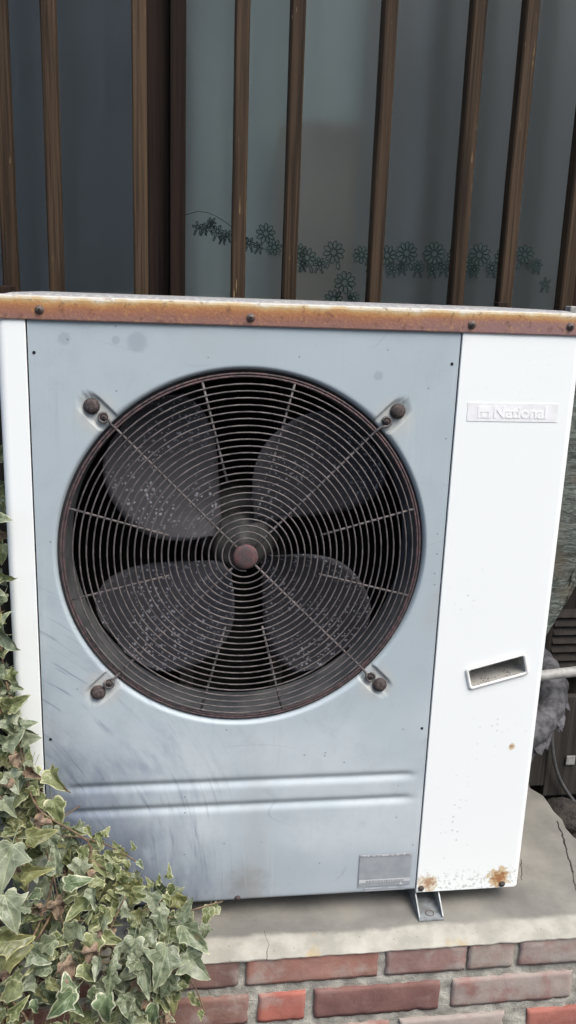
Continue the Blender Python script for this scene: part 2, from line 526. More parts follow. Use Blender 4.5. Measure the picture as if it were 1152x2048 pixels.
def mat_concrete():
    m = Mat("ledge_concrete", rough=0.9, spec=0.25)
    o = m.xyz()
    c = m.mix(m.mr(m.noise(6, detail=6, rough=.6), .32, .68), (.155, .15, .132), (.255, .245, .21))
    c = m.mix(m.math('MULTIPLY', m.mr(m.noise(3.2, detail=4), .5, .68), .6), c, (.125, .124, .115))
    nose = m.mr(m.math('ADD', o[1], m.math('MULTIPLY', m.math('SUBTRACT', m.noise(13, detail=4), .5), .035)), -.048, -.034, 1, 0)
    c = m.mix(m.math('MULTIPLY', nose, .85), c, m.mix(m.mr(m.noise(24, detail=6), .3, .7), (.29, .28, .235), (.42, .405, .345)))
    c = m.mix(m.math('MULTIPLY', m.mr(m.noise(18, m.scale(m.pos(), (1, .4, 1)), 4), .62, .72), m.math('MULTIPLY', nose, .6)), c, (.36, .27, .12))
    vo = m.vor(120)
    c = m.mix(m.math('MULTIPLY', m.mr(vo['Distance'], .10, .2, 1, 0), m.mr(m.xyz(vo['Color'])[0], .8, .85, 0, .55)), c, (.10, .095, .08))
    # branching shrinkage cracks
    wob = m.scale(m.add(m.comb(m.noise(45), m.noise(46.3), 0.0), (-.5, -.5, 0)), (.012, .012, 0))
    pw = m.add(m.pos(), wob)
    q = m.xyz(pw)
    tot = None
    for (ax, ay, bx, by, w) in ((1.056, .235, 1.040, .165, .0022), (1.040, .165, 1.014, .075, .0024), (1.014, .075, .99, .005, .0016), (.905, .06, .930, .12, .0009), (.400, -.085, .408, -.055, .0006), (.408, -.055, .403, -.03, .0004)):
        L2 = (bx - ax) ** 2 + (by - ay) ** 2
        px = m.math('SUBTRACT', q[0], ax); py = m.math('SUBTRACT', q[1], ay)
        t = m.math('DIVIDE', m.math('ADD', m.math('MULTIPLY', px, bx - ax), m.math('MULTIPLY', py, by - ay)), L2, clamp=True)
        ex = m.math('SUBTRACT', px, m.math('MULTIPLY', t, bx - ax)); ey = m.math('SUBTRACT', py, m.math('MULTIPLY', t, by - ay))
        d = m.math('SQRT', m.math('ADD', m.math('MULTIPLY', ex, ex), m.math('MULTIPLY', ey, ey)))
        k = m.mr(d, w * .5, w, 1, 0)
        tot = k if tot is None else m.math('MAXIMUM', tot, k)
    c = m.mix(tot, c, (.035, .03, .025))
    h = m.math('SUBTRACT', m.math('ADD', m.noise(70, detail=5), m.math('MULTIPLY', m.noise(350, detail=4), .5)), m.math('MULTIPLY', tot, 3))
    m.bump(h, .55, .0025)
    return m.color(c)
M_CONC = mat_concrete()

def mat_leaf(name, body0, body1, edge, amount, dead=False):
    m = Mat(name, rough=0.36 if not dead else .85, spec=0.5 if not dead else .2)
    oi = m.new('ShaderNodeObjectInfo')
    a = m.attr('margin').outputs['Fac']
    uv = m.attr('leafco').outputs['Vector']
    rnd = m.attr('tint').outputs['Fac']
    rn = m.math('FRACT', m.math('ADD', oi.outputs['Random'], rnd))
    off = m.comb(m.math('MULTIPLY', rn, 31), m.math('MULTIPLY', rn, 17), 0.0)
    p = m.add(uv, off)
    n = m.noise(5.5, p, 4, .6)
    c = m.mix(m.mr(n, .30, .68), tuple(v * .8 for v in body0), body1)
    c = m.mix(m.math('MULTIPLY', m.mr(rn, .25, .95), .5), c, tuple(min(1, v * f) for v, f in zip(body1, (1.3, 1.22, 1.35))))
    q = m.xyz(uv)
    ax = m.math('ABSOLUTE', q[0])
    vein = m.mr(ax, .008, .022, 1, 0)
    for dx, dy in ((.55, .30), (.40, -.07), (.30, .70)):
        L = math.hypot(dx, dy)
        d = m.math('ABSOLUTE', m.math('SUBTRACT', m.math('MULTIPLY', ax, dy / L), m.math('MULTIPLY', q[1], dx / L)))
        al = m.math('ADD', m.math('MULTIPLY', ax, dx / L), m.math('MULTIPLY', q[1], dy / L))
        vein = m.math('MAXIMUM', vein, m.math('MULTIPLY', m.mr(d, .006, .016, 1, 0), m.mr(al, 0.0, .03)))
    c = m.mix(m.math('MULTIPLY', vein, .35), c, tuple(min(1, v * 1.9 + .03) for v in body1))
    e = m.mr(m.math('ADD', a, m.math('MULTIPLY', m.math('SUBTRACT', m.noise(4.2, m.add(p, (4, 2, 0)), 3), .5), .85)), .98 - amount, 1.10 - amount)
    c = m.mix(m.math('MULTIPLY', e, .9), c, edge)
    br = m.mr(m.noise(3.4, m.add(p, (1, 8, 0)), 4), .63, .74)
    c = m.mix(m.math('MULTIPLY', br, .45 if not dead else .3), c, (.17, .105, .045))
    if not dead:
        tr = m.new('ShaderNodeBsdfTranslucent')
        m.put(tr.inputs[0], m.mix(.5, c, (.16, .22, .05)))
        ms = m.new('ShaderNodeMixShader')
        ms.inputs[0].default_value = .22
        m.t.links.new(m.b.outputs[0], ms.inputs[1]); m.t.links.new(tr.outputs[0], ms.inputs[2])
        m.t.links.new(ms.outputs[0], m.t.nodes['Material Output'].inputs[0])
    m.bump(m.math('ADD', m.math('MULTIPLY', vein, -.6), m.noise(9, p, 3)), .35, .002)
    return m.color(c)
M_LEAF = {
    'g': mat_leaf("ivy_grey_green", (.095, .125, .068), (.225, .260, .160), (.47, .49, .33), .12),
    'v': mat_leaf("ivy_variegated", (.090, .120, .045), (.215, .245, .108), (.53, .53, .31), .23),
    'w': mat_leaf("ivy_cream_edged", (.085, .130, .058), (.18, .235, .125), (.56, .57, .39), .28),
    'y': mat_leaf("ivy_yellowing", (.105, .120, .045), (.20, .21, .085), (.42, .39, .16), .13),
    'd': mat_leaf("ivy_withered", (.075, .056, .042), (.20, .150, .10), (.28, .20, .12), .2, True),
}
M_STEM = mat_simple("ivy_stem", (.09, .055, .035), (.19, .14, .075), 90, .7)
M_GROUND = mat_simple("street_asphalt", (.045, .045, .047), (.065, .064, .063), 30, .9, 0, .6, 300, bdist=.004)
M_SOIL = mat_simple("dark_soil", (.020, .017, .014), (.045, .038, .030), 40, .95, 0, .9, 120, bdist=.01)
def mat_slab():
    m = Mat("green_grey_stone", .85, 0, .3)
    g = m.noise(1.0, m.scale(m.pos(), (30, 60, 110)), 6, .65, 1.2)
    c = m.mix(m.mr(g, .38, .66), (.045, .052, .045), (.155, .175, .155))
    c = m.mix(m.math('MULTIPLY', m.mr(m.noise(8), .52, .64), .6), c, (.10, .085, .06))
    m.bump(g, .9, .006)
    return m.color(c)
M_SLAB = mat_slab()
M_PIPE = mat_simple("grey_conduit", (.30, .30, .28), (.20, .20, .185), 80, .6, 0, .4, 250)
M_WRAP = mat_simple("torn_pipe_tape", (.095, .095, .10), (.032, .032, .035), 60, .75, 0, 1.0, 60, bdist=.003)
M_CABLE = mat_simple("grey_cable", (.05, .05, .05), (.08, .08, .08), 60, .6)
M_LABEL = mat_simple("worn_label_grey", (.25, .275, .29), (.30, .32, .335), 40, .5)
M_LABEL_L = mat_simple("worn_label_pale", (.42, .44, .44), (.50, .52, .52), 160, .5)
M_BADGE = mat_simple("faded_badge_grey", (.72, .725, .72), (.785, .79, .785), 60, .5)
M_BADGE_T = mat_simple("faded_badge_white", (.80, .81, .80), (.82, .83, .82), 30, .45)
M_DECK = mat_simple("ink_grey", (.24, .25, .26), (.30, .31, .32), 90, .6)

# ------------------------------------------------------------------ setting: ground, ledge, house
GZ = -1.56
mb = MB()
mb.face([mb.addv(p) for p in ((-300, -300, GZ), (300, -300, GZ), (300, 300, GZ), (-300, 300, GZ))])
structure(obj("ground", mb, M_GROUND))
mb = MB()
mb.grid(lambda u, v: (-1.0 + 3.4 * u, -.02 + .52 * v, -1.30 + .05 * fbm(u * 20, v * 4, 0, 1.0)), 90, 14)
structure(obj("soil", mb, M_SOIL))

# brick retaining wall with concrete top
ledge = thing("brick_wall", "low red brick wall with cracked concrete top under the grey machine", "wall", (.5, 0, GZ))
WX0, WX1 = -.95, 2.2
mb = MB()
mb.grid(lambda u, v: (WX0 + (WX1 - WX0) * u, -.0705 + .0028 * fbm(WX0 + (WX1 - WX0) * u, 3.1, GZ + v * .53, 60, 4) - .0016 * fbm(WX0 + (WX1 - WX0) * u, 7.1, GZ + v * .53, 14, 3), GZ + (-1.0305 - GZ) * v), 520, 88)
mb.box((WX0, -.060, GZ), (WX1, .03, -1.034))
obj("mortar", mb, M_MORTAR, ledge)

def brick(x0, x1, z0, z1, col, smear, fine=True, dy=0.0):
    b = MB()
    nu, nv = (max(6, int((x1 - x0) / .008)), 7) if fine else (3, 2)
    sd = random.random() * 50
    def P(i, j):
        u, v = i / nu, j / nv
        x = x0 + (x1 - x0) * u; z = z0 + (z1 - z0) * v
        y = -.0750 + dy + .0013 * fbm(x + sd, 1.0, z, 30, 3)
        e = (i in (0, nu)) + (j in (0, nv))
        if e:
            y += .0010 + .0030 * max(0, fbm(x + sd, 5, z, 55, 3)) + (.0015 if e == 2 else 0)
            cx = (x0 + x1) / 2; cz = (z0 + z1) / 2
            ch = .0006 + .0036 * max(0.0, fbm(x, sd, z, 70, 4))
            if i in (0, nu): x += ch * (1 if i == 0 else -1)
            if j in (0, nv): z += ch * (1 if j == 0 else -1)
        return (x, y, z)
    ids = [[b.addv(P(i, j)) for j in range(nv + 1)] for i in range(nu + 1)]
    for i in range(nu):
        for j in range(nv):
            b.face((ids[i][j], ids[i + 1][j], ids[i + 1][j + 1], ids[i][j + 1]), fine)
    loop = [ids[i][0] for i in range(nu + 1)] + [ids[nu][j] for j in range(1, nv + 1)] + [ids[i][nv] for i in range(nu - 1, -1, -1)] + [ids[0][j] for j in range(nv - 1, 0, -1)]
    back = [b.addv((b.v[k][0], -.062, b.v[k][2])) for k in loop]
    n = len(loop)
    for k in range(n):
        b.face((loop[k], back[k], back[(k + 1) % n], loop[(k + 1) % n]))
    o = obj("brick", b, M_BRICK, ledge)
    o.color = (*col, smear)
    return o
C = lambda r, g, b: (lin(r), lin(g), lin(b))
Z1, Z2, Z3 = (-1.091, -1.0350), (-1.169, -1.108), (-1.247, -1.186)
for row, (z0, z1), items in (
        (1, Z1, [(.128, .3566, C(116, 80, 70), .45), (.3676, .5963, C(158, 104, 86), .50), (.6087, .7538, C(144, 106, 98), .64), (.7556, .8388, C(150, 114, 100), .66), (.8489, 1.079, C(150, 120, 112), .66)]),
        (2, Z2, [(.148, .375, C(128, 84, 70), .42), (.3896, .4726, C(178, 92, 72), .38), (.4865, .7111, C(112, 64, 56), .16), (.7322, .9577, C(152, 104, 94), .74), (.973, 1.19, C(140, 100, 90), .6)]),
        (3, Z3, [(.17, .392, C(116, 76, 64), .45), (.408, .625, C(150, 98, 86), .66), (.642, .836, C(150, 112, 102), .86), (.878, 1.10, C(168, 92, 74), .45)])):
    for x0, x1, c, s in items:
        brick(x0, x1, z0, z1, c, s, dy=random.uniform(-.001, .001))
    xa = items[0][0] - .012; xb = items[-1][1] + .012
    while xa > WX0 + .1:
        k = random.uniform(.8, 1.15); brick(xa - .226, xa, z0, z1, C(130 * k, 74 * k, 64 * k), random.uniform(.3, .7), False); xa -= .238
    while xb < WX1 - .2:
        k = random.uniform(.8, 1.15); brick(xb, xb + .226, z0, z1, C(130 * k, 74 * k, 64 * k), random.uniform(.3, .7), False); xb += .238
for r in range(4):
    z1 = -1.264 - r * .078
    xb = WX0 + .02 + (r % 2) * .115
    while xb < WX1 - .23:
        k = random.uniform(.75, 1.15); brick(xb, xb + .226, max(z1 - .062, GZ + .002), z1, C(130 * k, 72 * k, 62 * k), random.uniform(.3, .7), False); xb += .238

# concrete top: rounded worn nose in front, broken edge at the back right
bm = bmesh.new()
NX = 360
ys = [-.0795, -.079, -.076, -.070, -.062, -.052, -.040, -.02, .0, .03, .06, .09, .12, .15, .18, .21, .24, .27, .30, .33, .36, .39, .42, .46]
def nose_z(y):
    return -1.0215 - (.0115 * ((-.040 - y) / .0395) ** 1.7 if y < -.040 else 0)
def edge_x(y):
    return 1.066 + .007 * fbm(y, 1, 0, 30, 4) + (max(0, .165 - y)) * 1.0 + (-.015 if y > .34 else 0)
grid = []
for i in range(NX + 1):
    x = WX0 + (WX1 - WX0) * i / NX
    row = []
    for y in ys:
        z = nose_z(y) + .0010 * fbm(x, y, 0, 22, 4) + .0012 * fbm(x, y, 5, 5, 2)
        yy = y
        if y < -.06:
            yy += .0022 * fbm(x, 2, 0, 40, 4); z += .0012 * fbm(x, 9, 0, 30, 4)
        xe = x
        if y > .115:
            xe = min(x, edge_x(y))
        row.append(bm.verts.new((xe, yy, z)))
    grid.append(row)
for i in range(NX):
    for j in range(len(ys) - 1):
        x = WX0 + (WX1 - WX0) * (i + .5) / NX; y = (ys[j] + ys[j + 1]) / 2
        if y > .115 and WX0 + (WX1 - WX0) * i / NX >= max(edge_x(ys[j]), edge_x(ys[j + 1])) - 1e-5: continue
        bm.faces.new((grid[i][j], grid[i + 1][j], grid[i + 1][j + 1], grid[i][j + 1])).smooth = True
bmesh.ops.delete(bm, geom=[v for v in bm.verts if not v.link_faces], context='VERTS')
bd = [e for e in bm.edges if e.is_boundary]
ex = bmesh.ops.extrude_edge_only(bm, edges=bd)
for g in ex['geom']:
    if isinstance(g, bmesh.types.BMVert):
        g.co.z = -1.0345 if g.co.y < -.05 else -1.20
for f in bm.faces:
    if abs(f.normal.z) < .3: f.smooth = False
bmesh.ops.recalc_face_normals(bm, faces=bm.faces[:])
me = bpy.data.meshes.new("concrete_top"); bm.to_mesh(me); bm.free(); me.materials.append(M_CONC)
o = bpy.data.objects.new("concrete_top", me); COL.objects.link(o); place(o, (0, 0, 0), ledge)
ledge_top = o

# timber house wall with the window opening
house = thing("house_wall", "dark plank wall of the house behind the grey machine", "wall", (.5, .5, GZ))
x = -1.6
random.seed(3)
while x < 2.9:
    w = random.uniform(.14, .19)
    b = MB(); b.box((x, .462 + random.uniform(0, .004), GZ), (x + w - .004, .49, -.062), .002)
    obj("plank", b, M_PLANK, house)
    x += w
mb = MB(); mb.box((-1.6, .4905, GZ), (2.9, .52, -.062)); obj("backing", mb, M_DARK, house)
mb = MB(); mb.box((-1.6, .425, -.060), (2.9, .66, -.018), .004); obj("window_sill", mb, M_STILE, house)
mb = MB(); mb.box((-1.6, .425, 1.18), (2.9, .66, 1.28), .004); obj("window_head", mb, M_STILE, house)
mb = MB(); mb.box((-1.6, .47, 1.281), (2.9, .64, 2.4)); obj("upper_wall", mb, M_PLANK, house)
mb = MB(); mb.box((-1.6, .43, -.017), (-.95, .64, 1.179)); mb.box((2.2, .43, -.017), (2.9, .64, 1.179)); obj("side_wall", mb, M_PLANK, house)

room = MB()
A, Bc = (-1.5, .66, -1.2), (2.8, 2.6, 1.5)
v = [room.addv((x_, y_, z_)) for x_ in (A[0], Bc[0]) for y_ in (A[1], Bc[1]) for z_ in (A[2], Bc[2])]
for f in ((0, 1, 3, 2), (4, 5, 7, 6), (0, 2, 6, 4), (1, 3, 7, 5), (2, 3, 7, 6)):
    room.face([v[k] for k in f])
structure(obj("room_interior", room, M_ROOM))

# the house across the street, mirrored faintly in the panes
across = thing("opposite_house", "pale rendered house across the street, mirrored faintly in the window panes", "house", (1.0, -9.0, GZ))
def abox(name, a, b_, m, par):
    q = MB(); q.box(a, b_); return obj(name, q, m, par)
abox("wall", (-6.5, -14.0, GZ), (8.0, -8.6, 3.9), M_FACADE, across)
q = MB(); q.v = [(-7.0, -8.1, 3.85), (8.5, -8.1, 3.85), (8.5, -14.5, 3.85), (-7.0, -14.5, 3.85), (-5.5, -11.3, 5.9), (7.0, -11.3, 5.9)]
for f in ((0, 1, 5, 4), (2, 3, 4, 5), (1, 2, 5), (3, 0, 4), (0, 3, 2, 1)): q.face(f)
obj("roof", q, M_ROOF, across)
for wx, wz, ww, wh in ((-4.2, 1.9, 1.5, 1.1), (-1.05, 1.95, .95, .95), (2.6, 1.8, 1.7, 1.2), (5.4, 1.9, 1.2, 1.1), (-4.4, -.7, 1.6, 1.3), (-.9, -.6, 1.2, 1.2), (5.0, -.7, 1.7, 1.3)):
    wn = abox("window", (wx, -8.598, wz), (wx + ww, -8.54, wz + wh), M_FRAME, across)
    for k in range(2):
        x0 = wx + .06 + k * (ww / 2 - .02)
        abox("pane", (x0, -8.56, wz + .06), (x0 + ww / 2 - .10, -8.53, wz + wh - .06), M_DARKPANE, wn)
dr = abox("door", (1.6, -8.598, GZ + .02), (2.6, -8.55, GZ + 2.1), M_STILE, across)
abox("handle", (1.68, -8.55, GZ + 1.0), (1.72, -8.50, GZ + 1.15), M_FRAME, dr)

# wooden lattice
lattice = thing("window_lattice", "lattice of upright dark brown wooden bars across the window", "lattice", (.5, .45, -.018))
bars = [-.68, -.578, -.408, -.24, -.138 + .07, .0155, .172, .3475, .448, .6175, .786, .887, 1.017, 1.20, 1.30, 1.47, 1.64, 1.74, 1.91, 2.08]
for k, bx in enumerate(bars):
    b = MB()
    w = .0265; dy = random.uniform(-.001, .0015)
    n = 12
    # bar with eased corners and a slight wane along its length
    sec = [(0, .003), (.003, 0), (w - .003, 0), (w, .003), (w, .030), (w - .002, .032), (.002, .032), (0, .030)]
    rings = []
    for i in range(n + 1):
        z = -.0175 + (1.179 + .0175) * i / n
        ox = .0009 * fbm(bx * 9, 1, z, 6, 2)
        rings.append([b.addv((bx + (.0095 if bx > .246 else .0) + s[0] + ox, .432 + s[1] + dy, z)) for s in sec])
    for A_, B_ in zip(rings, rings[1:]):
        for q in range(8): b.face((A_[q], A_[(q + 1) % 8], B_[(q + 1) % 8], B_[q]))
    b.face(rings[0]); b.face(rings[-1][::-1])
    obj("bar", b, M_BAR, lattice)
for px, pz, w in ((-.072, .041, .026), (.884, .043, .022), (1.036, .040, .03)):
    b = MB(); b.box((px, .405, -.0175), (px + w, .431, pz), .002); obj("peg", b, M_STILE if px < .9 else M_PIPE, lattice)

# sliding window: sashes, frosted panes, flower stickers
window = thing("sliding_window", "wooden sliding window with frosted panes behind the lattice bars", "window", (.5, .57, -.017))
def bx_obj(name, a, b_, m, par, bev=.002):
    q = MB(); q.box(a, b_, bev); return obj(name, q, m, par)
bx_obj("stile", (.188, .578, -.0165), (.2395, .602, 1.1785), M_STILE, window)
bx_obj("stile", (.240, .545, -.0165), (.2705, .571, 1.1785), M_STILE, window)
bx_obj("stile", (1.10, .545, -.0165), (1.16, .571, 1.1785), M_STILE, window)
bx_obj("stile", (-.75, .578, -.0165), (-.69, .602, 1.1785), M_STILE, window)
bx_obj("rail", (.2706, .545, -.0165), (1.0995, .571, .006), M_STILE, window)
bx_obj("rail", (.2706, .545, 1.12), (1.0995, .571, 1.1785), M_STILE, window)
bx_obj("rail", (-.6895, .578, -.0165), (.1875, .602, .006), M_STILE, window)
bx_obj("rail", (-.6895, .578, 1.12), (.1875, .602, 1.1785), M_STILE, window)
pane_r = bx_obj("pane", (.2707, .557, .0062), (1.0993, .561, 1.1198), M_GLASS, window, 0)
pane_l = bx_obj("pane", (-.6893, .589, .0062), (.1873, .593, 1.1198), M_GLASS_B, window, 0)
bx_obj("pane", (1.1605, .557, .0062), (2.19, .561, 1.1198), M_GLASS_B, window, 0)

FY = .5555
def ribbon(b, pts, w, closed=True, y=FY):
    n = len(pts); A_, B_ = [], []
    for i, (px, pz) in enumerate(pts):
        x0, z0 = pts[i - 1] if (closed or i > 0) else pts[i]
        x1, z1 = pts[(i + 1) % n] if (closed or i < n - 1) else pts[i]
        dx, dz = x1 - x0, z1 - z0; L = math.hypot(dx, dz) or 1
        nx, nz = -dz / L * w / 2, dx / L * w / 2
        A_.append(b.addv((px + nx, y, pz + nz))); B_.append(b.addv((px - nx, y, pz - nz)))
    for i in range(n if closed else n - 1):
        j = (i + 1) % n
        b.face((A_[i], A_[j], B_[j], B_[i]))
def ell(cx, cz, a, bb, ang, n=12):
    ca, sa = math.cos(ang), math.sin(ang)
    return [(cx + a * math.cos(t) * ca - bb * math.sin(t) * sa, cz + a * math.cos(t) * sa + bb * math.sin(t) * ca) for t in (2 * math.pi * k / n for k in range(n))]
def flower(cx, cz, r, npet, stem=None, inner=True):
    b = MB(); a0 = random.random()
    for k in range(npet):
        an = a0 + 2 * math.pi * k / npet
        e = ell(cx + .66 * r * math.cos(an), cz + .66 * r * math.sin(an), .33 * r, .195 * r, an)
        ribbon(b, e, .0017)
        b.cur = 1; b.face([b.addv((px, FY + .0006, pz)) for px, pz in e]); b.cur = 0
    e = ell(cx, cz, .27 * r, .27 * r, 0)
    ribbon(b, e, .0017)
    b.cur = 1; b.face([b.addv((px, FY + .0006, pz)) for px, pz in e]); b.cur = 0
    if stem:
        for an in stem:
            lx, lz = cx + 1.25 * r * math.cos(an), cz + 1.25 * r * math.sin(an)
            e = ell(lx, lz, .35 * r, .14 * r, an)
            ribbon(b, e, .0017)
            b.cur = 1; b.face([b.addv((px, FY + .0006, pz)) for px, pz in e]); b.cur = 0
    return obj("flower_sticker", b, [M_FLOWER, M_FILM], pane_r)
random.seed(11)
for cx, cz, r, n in ((.2953, .1686, .011, 5), (.308, .166, .009, 5), (.324, .180, .009, 5), (.345, .150, .009, 5), (.388, .146, .009, 5), (.452, .136, .016, 8), (.505, .130, .016, 8), (.512, .106, .011, 6), (.655, .110, .011, 6), (.725, .108, .012, 7), (.79, .106, .013, 7), (.865, .118, .015, 8), (.3185, .172, .012, 6), (.3355, .162, .013, 6), (.3555, .156, .010, 6), (.4, .142, .012, 6), (.419, .136, .010, 5), (.4337, .162, .020, 9),
                     (.521, .118, .020, 9), (.5764, .131, .023, 10), (.5476, .107, .013, 8), (.6029, .0715, .023, 10), (.5806, .036, .020, 10), (.6236, .040, .013, 8),
                     (.6353, .1285, .018, 9), (.690, .129, .021, 10), (.7318, .1355, .023, 11), (.7917, .137, .024, 11), (.7014, .104, .013, 8), (.7587, .108, .014, 8), (.8152, .111, .014, 8), (.836, .132, .018, 9),
                     (.8907, .138, .024, 11), (.8824, .108, .012, 8), (.9209, .113, .014, 8), (.941, .135, .018, 9), (.991, .143, .020, 9), (1.0198, .123, .013, 7), (1.0438, .085, .013, 5)):
    flower(cx, cz, r, n, stem=(-1.2, -2.0) if r < .016 or random.random() < .5 else None)
b = MB(); ribbon(b, [(.2708, .1905), (.2951, .1985), (.315, .197), (.3306, .1915), (.352, .180), (.3717, .1665), (.398, .150), (.424, .135), (.445, .127), (.4661, .121)], .0012, False)
obj("trim_line", b, M_FLOWER, pane_r)

# behind the glass
def curtain(name, x0, x1, y, m, label, amp=.012, z0=-.3, z1=1.15):
    b = MB()
    n = max(16, int((x1 - x0) / .008))
    b.grid(lambda u, v: (x0 + (x1 - x0) * u, y + amp * math.sin((x0 + (x1 - x0) * u) * 95 + 2 * fbm(u * 3, 1, y, 1)) + amp * .5 * math.sin((x0 + u) * 41), z0 + (z1 - z0) * v), n, 3)
    tag(obj(name, b, m), label, "curtain")
curtain("curtain", .285, .66, .76, M_CURTAIN, "pale sheer curtain behind the frosted pane beside the dark stile")
curtain("curtain", .755, .80, .72, M_CURTAIN_D, "narrow grey curtain fold behind the frosted pane", .01)
curtain("curtain", .125, .180, .70, M_CURTAIN_D, "grey curtain edge behind the bluish frosted pane", .008)
curtain("curtain", -.7, .12, .85, M_CURTAIN_D, "wide dim grey curtain deep behind the bluish pane", .02)
b = MB(); b.box((.47, .66, -.4), (.64, .70, .40), .01)
tag(obj("cupboard", b, M_CARD), "blurred brown board standing behind the frosted pane", "board")

# ------------------------------------------------------------------ the outdoor unit
unit = thing("air_conditioner", "old grey and white outdoor air conditioner unit with round fan grille and rusted lid", "air conditioner", (.435, .16, -1.02))
W, H, CX, CZ, RH = .87, .984, .3576, -.3508, .2852

# grey front sheet: round hole with turned-in lip, lug recesses, two pressed grooves
LUG = []
for sx in (-1, 1):
    for sz in (-1, 1):
        bx = CX + sx * .2287; bz = CZ + sz * .2275
        LUG.append((bx, bz))
def seg_d(px, pz, ax, az, bx, bz):
    L2 = (bx - ax) ** 2 + (bz - az) ** 2
    t = max(0, min(1, ((px - ax) * (bx - ax) + (pz - az) * (bz - az)) / L2))
    return math.hypot(px - ax - t * (bx - ax), pz - az - t * (bz - az))
def sst(a, b, x):
    t = max(0.0, min(1.0, (x - a) / (b - a))); return t * t * (3 - 2 * t)
def panel_y(x, z):
    r = math.hypot(x - CX, z - CZ)
    y = 0.0
    if r < RH + .006: y += .008 * (1 - (r - RH) / .006) ** 2
    for bx, bz in LUG:
        ux, uz = (bx - CX), (bz - CZ); L = math.hypot(ux, uz); ux /= L; uz /= L
        d = seg_d(x, z, CX + ux * (RH - .01), CZ + uz * (RH - .01), bx, bz)
        y = max(y, .0045 * (1 - sst(.0135, .0185, d)))
    for zc in (-.748, -.793):
        k = sst(.070, .092, x) * (1 - sst(.640, .662, x))
        y += .0042 * k * math.exp(-((z - zc) / .0068) ** 2)
    if z < -.974: y += .010 * ((-.974 - z) / .010) ** 2
    y += .0007 * fbm(x, 0, z, 4, 2)
    return y
PX0, PX1, PZ0, PZM, PZ1 = .0428, .6752, -.984, -.70, .012
mb = MB()
angs = [2 * math.pi * k / 300 for k in range(300)]
for cx_, cz_ in ((PX0, PZM), (PX1, PZM), (PX0, PZ1), (PX1, PZ1)):
    angs.append(math.atan2(cz_ - CZ, cx_ - CX) % (2 * math.pi))
for bx, bz in LUG:
    a0 = math.atan2(bz - CZ, bx - CX)
    angs += [(a0 + R(k * .25 + .011)) % (2 * math.pi) for k in range(-18, 19)]
angs = sorted(set(round(a, 6) for a in angs))
angs = [a for i, a in enumerate(angs) if i == 0 or a - angs[i - 1] > .0012]
NR = 26
cols = []
for a in angs:
    ca, sa = math.cos(a), math.sin(a)
    t = min(((PX1 if ca > 0 else PX0) - CX) / ca if abs(ca) > 1e-9 else 9, ((PZ1 if sa > 0 else PZM) - CZ) / sa if abs(sa) > 1e-9 else 9)
    col = []
    for j in range(NR + 1):
        s = j / NR
        r = RH + (t - RH) * (s ** 1.35)
        x_, z_ = CX + r * ca, CZ + r * sa
        col.append(mb.addv((x_, panel_y(x_, z_), z_)))
    cols.append(col)
for i in range(len(cols)):
    A_, B_ = cols[i], cols[(i + 1) % len(cols)]
    for j in range(NR):
        mb.face((A_[j], A_[j + 1], B_[j + 1], B_[j]), True)
def low(u, v):
    x_ = PX0 + (PX1 - PX0) * u; z_ = PZ0 + (PZM - PZ0) * v
    return (x_, panel_y(x_, z_), z_)
mb.grid(low, 64, 150)
front = obj("front_panel", mb, M_PANEL, unit)
for hx, hz in ((.051, -.0483), (.6648, -.0498), (.053, -.6568), (.6644, -.660)):
    b = MB(); b.lathe((hx, panel_y(hx, hz) - .0006, hz), [(0, 0), (.0022, 0), (.0026, .0008)], 12)
    obj("screw_hole", b, M_HOLE, front)

# white corner posts: L-shaped sheets with rounded corner
def white_front(x0, x1, left):
    b = MB()
    zb, zt = -.984, .004
    rc = .012
    prof = []
    for k in range(7):
        a = math.pi / 2 * k / 6
        prof.append((rc - rc * math.sin(a), rc - rc * math.cos(a)) if left else (W - rc + rc * math.sin(a), rc - rc * math.cos(a)))
    prof = [(p[0], p[1] - .0012) for p in prof] + [((0.0 if left else W), .338)]
    inner = x1 if left else x0
    pts = [(inner, .012), (inner, -.0002), (inner + (-.001 if left else .001), -.0012)] + prof
    return b, pts, zb, zt
b, pts, zb, zt = white_front(0, .0405, True)
for (xa, ya), (xb, yb) in zip(pts, pts[1:]):
    i = [b.addv(p) for p in ((xa, ya, zb), (xb, yb, zb), (xb, yb, zt), (xa, ya, zt))]
    b.face(i, True)
obj("corner_panel", b, M_WHITE, unit)
b, pts, zb, zt = white_front(.6775, .87, False)
HC = Vector((.786, 0, -.557)); HA = R(15.0)
HU = Vector((math.cos(HA), 0, math.sin(HA))); HV = Vector((-math.sin(HA), 0, math.cos(HA)))
for k, ((xa, ya), (xb, yb)) in enumerate(zip(pts, pts[1:])):
    if k == 2:      # the flat front with the handle opening
        oc = [b.addv(p) for p in ((xa, ya, zb), (xb, yb, zb), (xb, yb, zt), (xa, ya, zt))]
        ic = [b.addv(HC + HU * (sx * .050) + HV * (sz * .0175) + Vector((0, ya, 0))) for sx, sz in ((-1, -1), (1, -1), (1, 1), (-1, 1))]
        for q in range(4):
            b.face((oc[q], oc[(q + 1) % 4], ic[(q + 1) % 4], ic[q]))
        continue
    i = [b.addv(p) for p in ((xa, ya, zb), (xb, yb, zb), (xb, yb, zt), (xa, ya, zt))]
    b.face(i, True)
i = [b.addv(p) for p in ((.6785, -.0012, zb), (.862, -.0012, zb), (.858, .016, zb + .002), (.6785, .016, zb + .002))]
b.face(i)
service = obj("service_panel", b, M_WHITE, unit)

